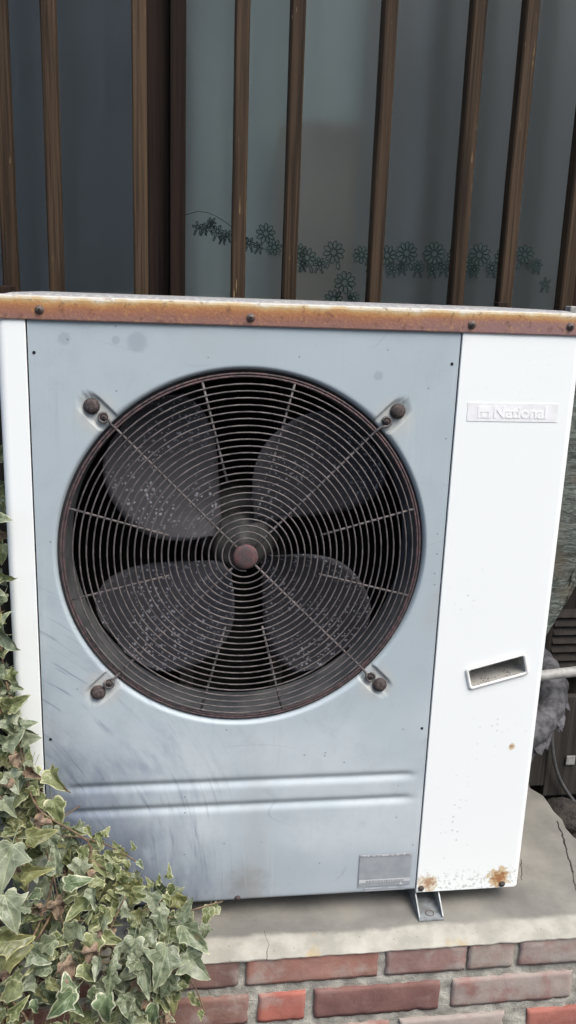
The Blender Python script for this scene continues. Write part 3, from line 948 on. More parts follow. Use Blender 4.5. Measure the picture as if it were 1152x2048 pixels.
# slanted grip: raised rim and deep pocket
def rloop(hw, hh, rad, y, n=5):
    out = []
    for cx_, cz_, a0 in ((hw - rad, hh - rad, 0), (-hw + rad, hh - rad, 90), (-hw + rad, -hh + rad, 180), (hw - rad, -hh + rad, 270)):
        for k in range(n + 1):
            a = R(a0 + 90 * k / n)
            out.append(HC + HU * (cx_ + rad * math.cos(a)) + HV * (cz_ + rad * math.sin(a)) + Vector((0, y, 0)))
    return out
def loops(L, m, name, par, cap):
    b = MB(); ids = [[b.addv(p) for p in lp] for lp in L]
    for A_, B_ in zip(ids, ids[1:]):
        n = len(A_)
        for k in range(n): b.face((A_[k], A_[(k + 1) % n], B_[(k + 1) % n], B_[k]), True)
    if cap: b.face(ids[-1])
    return obj(name, b, m, par)
grip = loops([rloop(.0535, .0205, .006, -.0013), rloop(.0532, .0202, .006, -.0035), rloop(.0515, .0185, .0055, -.0052), rloop(.0490, .0163, .004, -.0050), rloop(.0478, .0152, .003, -.003)], M_HANDLE, "handle", service, False)
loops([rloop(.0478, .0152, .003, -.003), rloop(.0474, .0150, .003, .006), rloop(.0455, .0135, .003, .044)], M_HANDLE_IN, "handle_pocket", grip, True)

# badge with lettering
def text_mesh(body, size, loc, name, m, par, bold=0.0, spacing=1.0, depth=.0003):
    cu = bpy.data.curves.new(name, 'FONT')
    cu.body = body; cu.size = size; cu.extrude = depth; cu.offset = bold; cu.space_character = spacing
    cu.align_x = 'LEFT'; cu.resolution_u = 4
    tmp = bpy.data.objects.new(name, cu); COL.objects.link(tmp)
    dg = bpy.context.evaluated_depsgraph_get()
    me = bpy.data.meshes.new_from_object(tmp.evaluated_get(dg))
    bpy.data.objects.remove(tmp); bpy.data.curves.remove(cu)
    me.materials.clear(); me.materials.append(m)
    o = bpy.data.objects.new(name, me); COL.objects.link(o)
    place(o, loc, par); o.rotation_euler = (math.pi / 2, 0, 0)
    return o
b = MB(); b.box((.6950, -.0019, -.1358), (.8415, -.00125, -.1072)); badge = obj("badge", b, M_BADGE, service)
text_mesh("National", .0255, (.7365, -.0022, -.1298), "lettering", M_BADGE_T, badge, .0007, 1.0)
b = MB()
b.box((.7115, -.0024, -.1215), (.7315, -.0020, -.1130)); b.box((.7115, -.00235, -.1305), (.7145, -.0020, -.1218)); b.box((.7285, -.00235, -.1305), (.7315, -.0020, -.1218))
b.box((.7175, -.00235, -.1300), (.7255, -.0020, -.1228)); b.box((.7150, -.00230, -.1308), (.7280, -.0020, -.1303))
obj("emblem", b, M_BADGE_T, badge)

# worn data label low on the grey sheet
ly = panel_y(.62, -.93)
def flat(name, x0, x1, z0, z1, y, m, par):
    q = MB(); q.box((x0, y - .0004, z0), (x1, y, z1)); return obj(name, q, m, par)
plate = flat("data_label", .5705, .6645, -.9655, -.9, ly - .0012, M_LABEL, front)
flat("label_line", .5715, .6640, -.9575, -.9515, ly - .0018, M_LABEL_L, plate)
flat("label_line", .5715, .6640, -.9045, -.9008, ly - .0018, M_LABEL_L, plate)
q = MB()
xx = .584
random.seed(5)
while xx < .650:
    w_ = random.uniform(.0022, .0042); q.box((xx, ly - .0026, -.9565), (xx + w_, ly - .0022, -.9528)); xx += w_ + random.uniform(.0012, .0022)
for xw, wd in ((.572, .006), (.580, .004), (.587, .007), (.598, .005), (.606, .003), (.622, .005), (.632, .004), (.641, .008), (.652, .009)):
    q.box((xw, ly - .0026, -.9040), (xw + wd, ly - .0022, -.9013))
obj("worn_print", q, M_DECK, plate)["kind"] = "stuff"
q = MB(); q.prism([(.6445, -.9640), (.6505, -.9640), (.6475, -.9580)], ly - .0026, ly - .0017); obj("warning_triangle", q, M_LABEL_L, plate)
tape = flat("label_tape", .5830, .6560, -.9755, -.9690, ly - .0011 + panel_y(.62, -.976) * 0, M_LABEL, front)
for x0, x1 in ((.583, .613), (.625, .640)):
    flat("label_line", x0, x1, -.9700, -.9690, ly - .0016, M_LABEL_L, tape)

# lid: rusted apron in front, pressed raised top
b = MB()
xa, xb = -.0045, .8745
prof = [(.0065, -.0025), (-.0040, -.0025), (-.0046, -.0010), (-.0046, .0255), (-.0036, .0290), (-.0008, .0305), (.016, .0308), (.026, .0338), (.30, .0342), (.335, .0308), (.344, .030), (.3445, .0)]
n = 70
rows = []
for i in range(n + 1):
    x_ = xa + (xb - xa) * i / n
    e = min(x_ - xa, xb - x_)
    k = sst(.006, .028, e)
    rows.append([b.addv((x_, y_ + .0005 * fbm(x_, y_, 0, 12, 2), .0305 + (z_ - .0305) * k if z_ > .0309 else z_)) for y_, z_ in prof])
for A_, B_ in zip(rows, rows[1:]):
    for j in range(len(prof) - 1): b.face((A_[j], A_[j + 1], B_[j + 1], B_[j]), True)
for rw in (rows[0], rows[-1]): b.face(rw)
lid = obj("lid", b, M_COVER, unit)
lid.data.polygons.foreach_set('use_smooth', [False] * len(lid.data.polygons))

def screw(c, r, par, m=None, name="screw", washer=True, cross=True):
    b = MB(); c = Vector(c)
    if washer: b.lathe(c, [(0, 0), (r * 1.0, 0), (r * 1.0, -r * .22), (r * .72, -r * .24)], 18)
    b.lathe(c, [(r * .74, -r * .18), (r * .72, -r * .5), (r * .55, -r * .72), (0, -r * .80)], 18)
    if cross:
        b.cur = 1
        b.box(c + Vector((-r * .36, -r * .86, -r * .09)), c + Vector((r * .36, -r * .70, r * .09)))
        b.box(c + Vector((-r * .09, -r * .865, -r * .36)), c + Vector((r * .09, -r * .70, r * .36)))
    return obj(name, b, [m or M_SCREW, M_HOLE], par)
for sx, sz in ((.0614, .0113), (.3573, .0095), (.6893, .0094), (.8445, .0111)):
    screw((sx, -.0044, sz), .0062, lid)
screw((.3579, panel_y(.3579, -.9751) + .0002, -.9745), .0052, front, M_BOLT)
screw((.6862, -.0010, -.9762), .0055, service, M_BOLT)
screw((.8372, -.0010, -.9770), .0058, service, M_BOLT)

# fan duct, cabinet inside
b = MB()
b.lathe((CX, 0, CZ), [(RH + .0015, .0075), (RH - .002, .0135), (RH - .007, .022), (RH - .0125, .040), (RH - .015, .060), (RH - .015, .075)], 128)
obj("fan_duct", b, M_SHROUD, unit)
b = MB()
b.box((.014, .30, -.978), (.856, .337, -.002)); obj("heat_exchanger", b, M_DARK, unit)
b = MB(); b.box((.004, .018, -.9836), (.866, .336, -.9760)); obj("base_pan", b, M_FOOT, unit)
b = MB()
for a_, c_ in (((.6745, .012, -.97), (.678, .30, 0.0)), ((.006, .012, -.97), (.0085, .30, 0.0)), ((.6785, .06, -.97), (.860, .065, -.005)), ((.0405, .0075, -.975), (.0428, .012, .002)), ((.6752, .0072, -.975), (.6783, .0115, .002))):
    b = MB(); b.box(a_, c_); obj("inner_partition", b, M_DARK, unit)
for fx in (.1485, .6775):
    b = MB(); t = .0022; w = .045; y0, y1 = -.032, .31; z0 = -1.0196
    b.box((fx, y0, z0), (fx + w, y1, z0 + t))
    for sx in (fx, fx + w - t):
        A_ = [b.addv(p) for p in ((sx, y0 + .002, z0 + t), (sx, y1, z0 + t), (sx, y1, -.9838), (sx, .012, -.9838), (sx, y0 + .003, z0 + .006))]
        B_ = [b.addv((b.v[k][0] + t, b.v[k][1], b.v[k][2])) for k in A_]
        b.face(A_); b.face(B_[::-1])
        for k in range(5): b.face((A_[k], B_[k], B_[(k + 1) % 5], A_[(k + 1) % 5]))
    b.cur = 1
    b.lathe((fx + w * .52, y0 + .016, z0 + t + .0004), [(.0064, 0), (.0068, .0008), (.0076, .0008), (.0078, 0)], 18, 'Z')
    obj("foot", b, [M_FOOT, M_SCREW], unit)

# fan: hub, motor and four swept blades
fan_y = .092
fan = obj("fan_hub", (lambda q: (q.lathe((CX, 0, CZ), [(0, .052), (.012, .050), (.016, .058), (.036, .060), (.046, .068), (.050, .078), (.050, .118), (.0, .120)], 40), q)[1])(MB()), M_MOTOR, unit)
b = MB(); b.lathe((CX, 0, CZ), [(0, .121), (.062, .124), (.070, .135), (.070, .23), (.05, .24), (0, .24)], 36)
for sx in (-.085, .085):
    b.box((CX + sx - .012, .235, -.95), (CX + sx + .012, .255, -.01))
b.box((CX - .09, .232, CZ - .03), (CX + .09, .25, CZ + .03))
obj("motor", b, M_MOTOR, unit)
def interp(tab, r):
    for (r0, v0), (r1, v1) in zip(tab, tab[1:]):
        if r <= r1:
            t = (r - r0) / (r1 - r0); t = max(0, t); return v0 + (v1 - v0) * t
    return tab[-1][1]
LEAD = [(.045, -12), (.07, -2), (.09, 2), (.115, 3), (.14, 2), (.165, -1), (.19, -6), (.215, -11.5), (.235, -17), (.25, -23), (.257, -29), (.260, -36)]
TRAIL = [(.045, -40), (.07, -52), (.10, -60), (.14, -65), (.18, -66), (.22, -64), (.25, -59), (.257, -54), (.260, -48)]
RS = [.045, .055, .07, .085, .10, .115, .13, .145, .16, .175, .19, .205, .215, .225, .235, .243, .25, .2545, .2575, .26]
for kb in range(4):
    b = MB(); th0 = 171 + 90 * kb
    NT_ = 16
    ids = []
    for r in RS:
        la, ta = interp(LEAD, r), interp(TRAIL, r)
        row = []
        for j in range(NT_ + 1):
            s = j / NT_
            a = la + (ta - la) * s
            sw = (-a) / 78.0            # pitch follows the angle, blade is cupped
            y = .040 + .060 * sw + .010 * math.sin(math.pi * s) * (r / .26) - .012 * (r - .15)
            ar = R(th0 + a)
            row.append((CX + 1.03 * r * math.cos(ar), y, CZ + 1.03 * r * math.sin(ar)))
        ids.append(row)
    F_ = [[b.addv(p) for p in row] for row in ids]
    B_ = [[b.addv((p[0], p[1] + .0028, p[2])) for p in row] for row in ids]
    for i in range(len(RS) - 1):
        for j in range(NT_):
            b.face((F_[i][j], F_[i][j + 1], F_[i + 1][j + 1], F_[i + 1][j]), True)
            b.face((B_[i][j], B_[i + 1][j], B_[i + 1][j + 1], B_[i][j + 1]), True)
    loop = [(i, 0) for i in range(len(RS))] + [(len(RS) - 1, j) for j in range(1, NT_ + 1)] + [(i, NT_) for i in range(len(RS) - 2, -1, -1)] + [(0, j) for j in range(NT_ - 1, 0, -1)]
    for (i, j), (i2, j2) in zip(loop, loop[1:] + loop[:1]):
        b.face((F_[i][j], B_[i][j], B_[i2][j2], F_[i2][j2]))
    obj("blade", b, M_BLADE, fan)

# wire grille: one long spiral, twelve spokes, rim wires, centre cap
grille = thing("x", "x", "x", (CX, 0, CZ)); grille.name = "fan_grille"
for k_ in ("label", "category"): del grille[k_]
WORLD_AT[grille] = Vector((CX, 0, CZ)); grille.parent = unit; grille.location = Vector((CX, 0, CZ)) - WORLD_AT[unit]
def gy(r): return .0015 - .0075 * (1 - (r / .28) ** 2)
turns, r0, r1 = 24.2, .0235, .2715
b = MB(); path = []; nseg = int(turns * 84)
for i in range(nseg + 1):
    a = R(-86) - 2 * math.pi * i / 84
    r = r0 + (r1 - r0) * i / nseg
    path.append((CX + r * math.cos(a) + .0006 * fbm(i * .02, 1, 0, 1, 2), gy(r) + .0006 * fbm(i * .03, 2, 0, 1, 2), CZ + r * math.sin(a)))
b.tube(path, .00122, 6)
obj("spiral_wire", b, M_WIRE, grille)
for rr, yy, wr in ((.2755, .0035, .0017), (.2795, .0040, .0017)):
    b = MB(); b.tube([(CX + rr * math.cos(2 * math.pi * k / 140), yy, CZ + rr * math.sin(2 * math.pi * k / 140)) for k in range(140)], wr, 8, closed=True)
    obj("rim_wire", b, M_RIM, grille)
for sx, sz in ((-1, 1), (1, 1), (-1, -1), (1, -1)):
    a = math.atan2(sz, sx)
    b = MB()
    pts = [(CX + r * math.cos(a), gy(min(r, .28)) + .0026, CZ + r * math.sin(a)) for r in (.012, .05, .1, .15, .2, .25, .275)]
    # end of the wire bends around the small screw
    ex, ez = CX + .299 * math.cos(a), CZ + .299 * math.sin(a)
    pts.append((CX + .286 * math.cos(a), -.0005, CZ + .286 * math.sin(a)))
    for k in range(10):
        t = a + R(205) + R(32 * k) * (1 if sx > 0 else -1)
        pts.append((ex + .0072 * math.cos(t), -.0008, ez + .0072 * math.sin(t)))
    b.tube(pts, .0020, 8)
    obj("spoke", b, M_WIRE, grille)
    screw((ex, panel_y(ex, ez) - .0025, ez), .0066, grille, M_BOLT, "lug_screw")
    bx, bz = CX + sx * .2287, CZ + sz * .2275
    b = MB(); b.lathe((bx, panel_y(bx, bz), bz), [(.0118, .0), (.0120, -.0025), (.0096, -.003), (.0098, -.006), (.0086, -.0095), (.005, -.0110), (0, -.0113)], 24)
    obj("lug_bolt", b, M_BOLT, grille)
for ad in (15.5, 164.5, 195, 345, 75.5, 104.5, 256, 284):
    a = R(ad); b = MB()
    b.tube([(CX + r * math.cos(a), gy(r) + .0026, CZ + r * math.sin(a)) for r in (.121, .16, .20, .24, .2745)], .0019, 8)
    obj("spoke", b, M_WIRE, grille)
b = MB(); b.lathe((CX, 0, CZ), [(0, -.0135), (.010, -.0134), (.017, -.0125), (.0192, -.0105), (.0195, -.004), (.012, -.002), (0, -.002)], 36)
obj("centre_cap", b, M_CAP, grille)

# ------------------------------------------------------------------ clutter beside the unit
b = MB()
poly = [(.80, -.06), (1.30, -.06), (1.30, -.39), (1.16, -.43), (1.092, -.452), (1.089, -.50), (1.084, -.569), (1.072, -.60), (1.061, -.626), (1.041, -.648), (.98, -.675), (.80, -.70)]
bmx = bmesh.new()
vs = [bmx.verts.new((x_, .362, z_)) for x_, z_ in poly]
bmx.faces.new(vs)
bmesh.ops.triangulate(bmx, faces=bmx.faces[:])
bmesh.ops.subdivide_edges(bmx, edges=bmx.edges[:], cuts=7, use_grid_fill=True)
for v_ in bmx.verts:
    v_.co.y += .022 * fbm(v_.co.x + v_.co.z * .5, 1, v_.co.z * 1.6, 7, 4)
geom = bmesh.ops.extrude_face_region(bmx, geom=bmx.faces[:])
for g in geom['geom']:
    if isinstance(g, bmesh.types.BMVert): g.co.y += .035
bmesh.ops.recalc_face_normals(bmx, faces=bmx.faces[:])
me = bpy.data.meshes.new("stone_slab"); bmx.to_mesh(me); bmx.free(); me.materials.append(M_SLAB)
o = bpy.data.objects.new("stone_slab", me); COL.objects.link(o); place(o, (0, 0, 0))
tag(o, "rough grey-green stone slab hanging behind the white side of the machine", "slab")

b = MB(); b.tube([(.86, .25, -.694), (.99, .25, -.690), (1.06, .25, -.683), (1.25, .25, -.668), (1.6, .25, -.64)], .0105, 16)
tag(obj("conduit", b, M_PIPE), "pale grey rigid conduit running sideways out of the machine", "pipe")
b = MB()
path = [(1.065, .455, -.735), (1.062, .38, -.738), (1.055, .320, -.748), (1.030, .272, -.778), (.99, .250, -.812), (.93, .245, -.855), (.86, .245, -.885)]
fine = []
for k in range(len(path) - 1):
    for s in range(6):
        t = s / 6; fine.append(Vector(path[k]).lerp(Vector(path[k + 1]), t))
rad = [.029 + .0030 * fbm(i * .31, 3, 0, 1, 3) + (.0022 if i % 3 == 0 else 0) for i in range(len(fine))]
b.tube(fine, rad, 18)
pipe = thing("insulated_pipe", "thick refrigerant pipe in torn pale tape bending into the machine", "pipe", (1.03, .262, -.80))
obj("wrapping", b, M_WRAP, pipe)
random.seed(9)
for k in range(12):
    i = random.randint(13, 27); c = fine[i]; t = (fine[i + 1] - fine[i - 1]).normalized()
    out = Vector((.55, -.55, -.62 + random.uniform(-.5, .8))).normalized(); out = (out - t * out.dot(t)).normalized()
    side = t
    p0 = c + out * .029
    L_, w_ = random.uniform(.004, .013), random.uniform(.006, .016)
    b = MB()
    ids = [b.addv(p) for p in (p0 - side * w_, p0 + side * w_ * .9, p0 + out * L_ * .6 + side * w_ * .7 - Vector((0, 0, .006)), p0 + out * L_ + side * w_ * .1 - Vector((0, 0, .012)), p0 + out * L_ * .5 - side * w_ * .8 - Vector((0, 0, .004)))]
    back = [b.addv(Vector(b.v[q]) + Vector((0, .0012, -.0006))) for q in ids]
    b.face(ids); b.face(back[::-1])
    for q in range(5): b.face((ids[q], back[q], back[(q + 1) % 5], ids[(q + 1) % 5]))
    obj("torn_flap", b, M_WRAP, pipe)

louv = thing("vent_louvre", "small dark slatted vent on the plank wall above the conduit", "vent", (1.16, .445, -.80))
bx_obj("frame", (1.085, .440, -.80), (1.10, .461, -.62), M_PLANK, louv)
bx_obj("frame", (1.235, .440, -.80), (1.25, .461, -.62), M_PLANK, louv)
for k in range(8):
    b = MB(); z_ = -.79 + k * .021
    b.box((1.1005, .442, z_), (1.2345, .446, z_ + .020), 0, Matrix.Rotation(R(-32), 3, 'X'), (1.16, .444, z_ + .01))
    obj("slat", b, M_PLANK, louv)
brd = thing("wooden_board", "weathered grey boards standing on the ledge behind the torn pipe", "board", (1.15, .43, -1.02))
for k, (x0, x1) in enumerate(((1.02, 1.112), (1.1135, 1.205), (1.2065, 1.30))):
    bx_obj("plank", (x0, .420 + .003 * (k % 2), -1.055 - (.03 if k else 0)), (x1, .442, -.83), M_BOARD, brd, .0015)
bx_obj("square_plate", (1.158, .4165, -1.002), (1.180, .4195, -.978), M_PIPE, brd, .002)
b = MB()
P0 = [Vector(p) for p in ((1.105, .412, -.84), (1.112, .408, -.93), (1.128, .405, -1.0), (1.160, .405, -1.06), (1.22, .40, -1.13), (1.30, .39, -1.2))]
cp = []
for k in range(len(P0) - 1):
    pa, pb, pc, pd = P0[max(k - 1, 0)], P0[k], P0[k + 1], P0[min(k + 2, len(P0) - 1)]
    for s in range(6):
        t = s / 6
        cp.append(.5 * ((2 * pb) + (pc - pa) * t + (2 * pa - 5 * pb + 4 * pc - pd) * t * t + (3 * pb - pa - 3 * pc + pd) * t ** 3))
b.tube(cp, .0042, 8)
tag(obj("cable", b, M_CABLE), "thin grey cable drooping in front of the weathered boards", "cable")
random.seed(21)
for k, (x_, y_, s_) in enumerate(((1.12, .33, .045), (1.19, .28, .06), (1.15, .39, .05))):
    bmx = bmesh.new(); bmesh.ops.create_icosphere(bmx, subdivisions=3, radius=s_)
    for v_ in bmx.verts:
        v_.co *= 1 + .35 * fbm(v_.co.x + k, v_.co.y, v_.co.z, 14, 4); v_.co.z *= .7
    me = bpy.data.meshes.new("rubble_stone"); bmx.to_mesh(me); bmx.free(); me.materials.append(M_SOIL)
    o = bpy.data.objects.new("rubble_stone", me); COL.objects.link(o); place(o, (x_, y_, -1.17 + .03 * k))
    tag(o, ("small dark stone by the broken concrete edge behind the ledge", "large dark stone deep in the hole behind the ledge", "dark stone against the weathered boards in the hole")[k], "stone", "stones in the hole behind the ledge")

# ------------------------------------------------------------------ variegated ivy
HALF = [(.05, -.04), (.14, -.09), (.24, -.08), (.31, -.02), (.30, .07), (.34, .13), (.45, .19), (.35, .30), (.26, .40), (.215, .55), (.145, .74), (.06, .90)]
OUT = [(0.0, 0.0)] + HALF + [(0.0, 1.0)] + [(-x_, z_) for x_, z_ in HALF[::-1]]
def leaf_data(seed, narrow=1.0, curl=.25, fold=.25, wav=.03, dead=False):
    rnd = random.Random(seed)
    out = []
    lobe = rnd.uniform(.72, 1.25); skew = rnd.uniform(-.25, .25)
    for (x_, y_) in OUT:
        j = .03 if 0 < y_ < 1 else 0
        lob = lobe if abs(x_) > .34 else 1.0
        out.append((x_ * narrow * lob * (1 + rnd.uniform(-.10, .10)) + skew * y_ * (1 - y_), y_ + rnd.uniform(-j, j)))
    verts, mar, co = [], [], []
    ph = rnd.uniform(0, 6)
    tw = rnd.uniform(-.35, .35)
    def shape(x_, y_):
        z_ = -curl * (y_ - .25) ** 2 + fold * abs(x_) - .35 * fold * x_ * x_ + wav * math.sin(9 * x_ + ph) * math.cos(7 * y_ + ph) + wav * .8 * math.sin(15 * (x_ + y_) + ph)
        z_ += tw * x_ * y_
        if dead:
            z_ += .16 * math.sin(9 * x_ + ph) + .16 * math.sin(10 * y_ + 2 * ph) + .5 * x_ * x_
        return Vector((x_, y_, z_))
    n = len(out)
    core = (0, .28)
    for ring, k, mg in ((0, 1.0, 1.0), (1, .74, .5), (2, .38, 0.0)):
        for (x_, y_) in out:
            px = core[0] + (x_ - core[0]) * k; py = core[1] + (y_ - core[1]) * k
            verts.append(shape(px, py)); mar.append(mg); co.append((px, py, 0))
    verts.append(shape(*core)); mar.append(0); co.append((*core, 0))
    faces = []
    for rg in range(2):
        for i in range(n):
            a, b_ = rg * n + i, rg * n + (i + 1) % n
            faces.append((a, b_, b_ + n, a + n))
    for i in range(n):
        faces.append((2 * n + i, 2 * n + (i + 1) % n, 3 * n))
    # stalk
    base = len(verts)
    for k in range(4):
        t = k / 3
        for q in range(3):
            a = 2 * math.pi * q / 3
            verts.append(shape(0, 0) + Vector((.012 * math.cos(a), -.42 * t, .012 * math.sin(a) - .30 * t * t)))
            mar.append(.55); co.append((0.0, -.3, 0))
    for k in range(3):
        for q in range(3):
            faces.append((base + k * 3 + q, base + k * 3 + (q + 1) % 3, base + k * 3 + 3 + (q + 1) % 3, base + k * 3 + 3 + q))
    return verts, faces, mar, co
def to_mesh(name, verts, faces, mar, co, mats, tint=None, mi=None):
    me = bpy.data.meshes.new(name)
    me.from_pydata(verts, [], faces)
    a = me.attributes.new('margin', 'FLOAT', 'POINT'); a.data.foreach_set('value', mar)
    a = me.attributes.new('leafco', 'FLOAT_VECTOR', 'POINT'); a.data.foreach_set('vector', [c for p in co for c in p])
    a = me.attributes.new('tint', 'FLOAT', 'POINT'); a.data.foreach_set('value', tint or [0.0] * len(verts))
    for m in mats: me.materials.append(m)
    if mi: me.polygons.foreach_set('material_index', mi)
    me.polygons.foreach_set('use_smooth', [True] * len(faces))
    me.update()
    return me
LEAVES = {}
RAW = []
for kind in 'gvwyd':
    LEAVES[kind] = []
    for k in range(9):
        cl = (.3, .8, -.2, 1.1, .5, .15, .7, -.4, 1.4)[k]; fo = (.3, .1, .75, .4, 1.1, .5, -.3, .6, .9)[k]; nr = (1, .9, .82, 1.05, .75, .95, .85, .7, .9)[k]
        d = leaf_data(ord(kind) * 10 + k, nr, cl, fo, .05, kind == 'd')
        LEAVES[kind].append(to_mesh("leaf", *d, [M_LEAF[kind]]))
        RAW.append((kind, d))
ivy = thing("ivy_plant", "variegated ivy with cream edged and withered leaves climbing the machine's corner", "ivy", (-.05, -.09, GZ))
def leaf_matrix(pos, tip_deg, nrm, size):
    t = Vector((math.cos(R(tip_deg)), 0, math.sin(R(tip_deg))))
    nrm = nrm.normalized()
    y = (t - nrm * t.dot(nrm)).normalized()
    x_ = y.cross(nrm)
    m = Matrix((x_, y, nrm)).transposed() * size
    m = m.to_4x4(); m.translation = pos
    return m
def put_leaf(pos, tip_deg, nrm, size, kind, var=None):
    o = bpy.data.objects.new("leaf", LEAVES[kind][random.randrange(9) if var is None else var])
    COL.objects.link(o); o.parent = ivy
    m = leaf_matrix(Vector(pos) - WORLD_AT[ivy], tip_deg, nrm, size)
    o.matrix_local = m
    return o
HERO = [
(0.017,-0.150,-0.740,0.088,-100,"g"),(0.053,-0.030,-0.693,0.045,-55,"v"),(0.059,-0.040,-0.740,0.048,-75,"v"),(0.166,-0.090,-0.920,0.033,95,"g"),
(0.216,-0.100,-0.874,0.035,-80,"g"),(0.225,-0.110,-0.894,0.048,-80,"g"),(0.259,-0.110,-0.915,0.039,62,"g"),(0.261,-0.115,-0.925,0.073,-55,"g"),
(0.215,-0.110,-0.935,0.047,215,"g"),(0.187,-0.130,-0.934,0.060,-97,"g"),(0.199,-0.140,-0.967,0.062,-75,"g"),(0.204,-0.138,-0.970,0.058,215,"g"),
(0.238,-0.130,-0.952,0.078,-110,"g"),(0.267,-0.125,-0.968,0.067,-50,"g"),(0.246,-0.125,-1.009,0.044,-112,"g"),(0.260,-0.130,-1.020,0.025,-80,"v"),
(0.276,-0.125,-1.045,0.021,-85,"v"),(0.218,-0.150,-1.038,0.043,-95,"w"),(0.146,-0.170,-0.995,0.056,-88,"w"),(0.099,-0.180,-0.976,0.059,228,"w"),
(0.094,-0.178,-0.982,0.037,100,"w"),(0.045,-0.190,-0.975,0.027,-80,"w"),(0.023,-0.190,-0.942,0.044,228,"v"),(0.135,-0.160,-0.935,0.033,-85,"g"),
(0.155,-0.155,-0.968,0.038,-100,"g"),(0.116,-0.100,-0.876,0.049,232,"v"),(0.122,-0.110,-0.853,0.032,-70,"g"),(0.082,-0.110,-0.841,0.045,5,"w"),
(0.069,-0.100,-0.828,0.047,100,"g"),(0.008,-0.180,-0.800,0.066,-75,"g"),(-0.002,-0.180,-0.880,0.053,2,"y"),(-0.003,-0.180,-0.918,0.053,10,"y"),
(0.031,-0.150,-0.787,0.044,5,"y"),(0.033,-0.120,-0.750,0.045,5,"y"),(0.057,-0.080,-0.793,0.042,95,"g"),(0.108,-0.030,-0.799,0.021,-60,"v"),
(0.127,-0.035,-0.806,0.027,-80,"v"),(0.136,-0.030,-0.817,0.018,60,"v"),(0.139,-0.040,-0.840,0.024,-50,"v"),(0.161,-0.035,-0.841,0.021,140,"v"),
(0.171,-0.035,-0.862,0.021,-90,"v"),(0.182,-0.030,-0.846,0.015,90,"v"),(0.190,-0.030,-0.867,0.016,-60,"w"),(0.161,-0.040,-0.879,0.027,-75,"v"),
(0.109,-0.060,-0.815,0.031,-110,"v"),(0.124,-0.060,-0.843,0.035,-60,"v"),(0.102,-0.070,-0.830,0.043,-90,"g"),(0.131,-0.060,-0.871,0.032,-120,"v"),
(0.210,-0.050,-0.903,0.018,100,"v"),(0.222,-0.050,-0.898,0.019,80,"v"),(0.237,-0.050,-0.887,0.021,70,"v"),(0.244,-0.050,-0.899,0.026,-100,"v"),
(0.179,-0.060,-0.903,0.027,175,"v"),(0.184,-0.060,-0.901,0.021,20,"v"),(0.234,-0.060,-0.911,0.021,-70,"v"),(0.224,-0.060,-0.906,0.021,-120,"v"),
(0.308,-0.040,-0.957,0.035,-110,"v"),(0.322,-0.030,-0.963,0.029,-140,"v"),(0.301,-0.060,-0.974,0.025,-100,"g"),(-0.003,-0.020,-0.404,0.029,-120,"g"),
(-0.016,0.050,-0.348,0.032,-95,"v"),(-0.001,-0.020,-0.526,0.030,-70,"v"),(-0.007,-0.040,-0.599,0.031,-60,"g"),(0.007,-0.040,-0.608,0.036,10,"g"),
(-0.008,-0.060,-0.630,0.040,35,"g"),(0.026,-0.040,-0.699,0.032,-60,"v"),(0.002,-0.070,-0.671,0.037,-70,"g"),(0.034,-0.050,-0.711,0.026,-120,"v"),
(-0.006,-0.090,-0.704,0.036,-60,"g"),(0.038,-0.080,-0.748,0.030,-20,"d"),(0.066,-0.100,-0.877,0.038,-80,"d"),(0.047,-0.100,-0.885,0.038,-150,"d"),
(0.031,-0.120,-0.872,0.030,170,"g"),(0.011,-0.130,-0.797,0.025,20,"d"),(0.085,-0.150,-0.944,0.045,-70,"d"),(0.063,-0.155,-0.951,0.033,190,"g"),
(0.034,-0.150,-0.922,0.040,-30,"g"),(0.068,-0.130,-0.924,0.045,-150,"g"),(0.123,-0.120,-0.928,0.046,-100,"v"),(0.138,-0.115,-0.934,0.035,-30,"v"),
(0.152,-0.100,-0.929,0.031,-110,"d"),(0.023,-0.060,-0.674,0.030,-30,"d"),(0.007,-0.070,-0.641,0.029,-60,"d"),(0.000,-0.080,-0.677,0.025,-80,"d"),
(0.282,-0.120,-1.065,0.021,-60,"v"),(0.290,-0.120,-1.086,0.018,-90,"v"),(0.258,-0.125,-1.048,0.018,-140,"v"),(0.173,-0.150,-1.016,0.035,-80,"g"),
(0.188,-0.150,-1.027,0.031,-60,"g"),(0.110,-0.150,-0.955,0.034,-60,"v"),(0.009,-0.190,-0.999,0.036,40,"v"),(0.105,-0.120,-0.909,0.042,-130,"g")]
random.seed(17)
ROOTS = []
for x_, y_, z_, s_, a_, k_ in HERO:
    n_ = Vector((random.uniform(-.35, .35), -1, random.uniform(.15, .75)))
    put_leaf((x_, y_, z_), a_, n_, s_ * .98 if s_ < .05 else .049 + (s_ - .05) * .55, k_)
    ROOTS.append((x_, y_ + .02, z_))
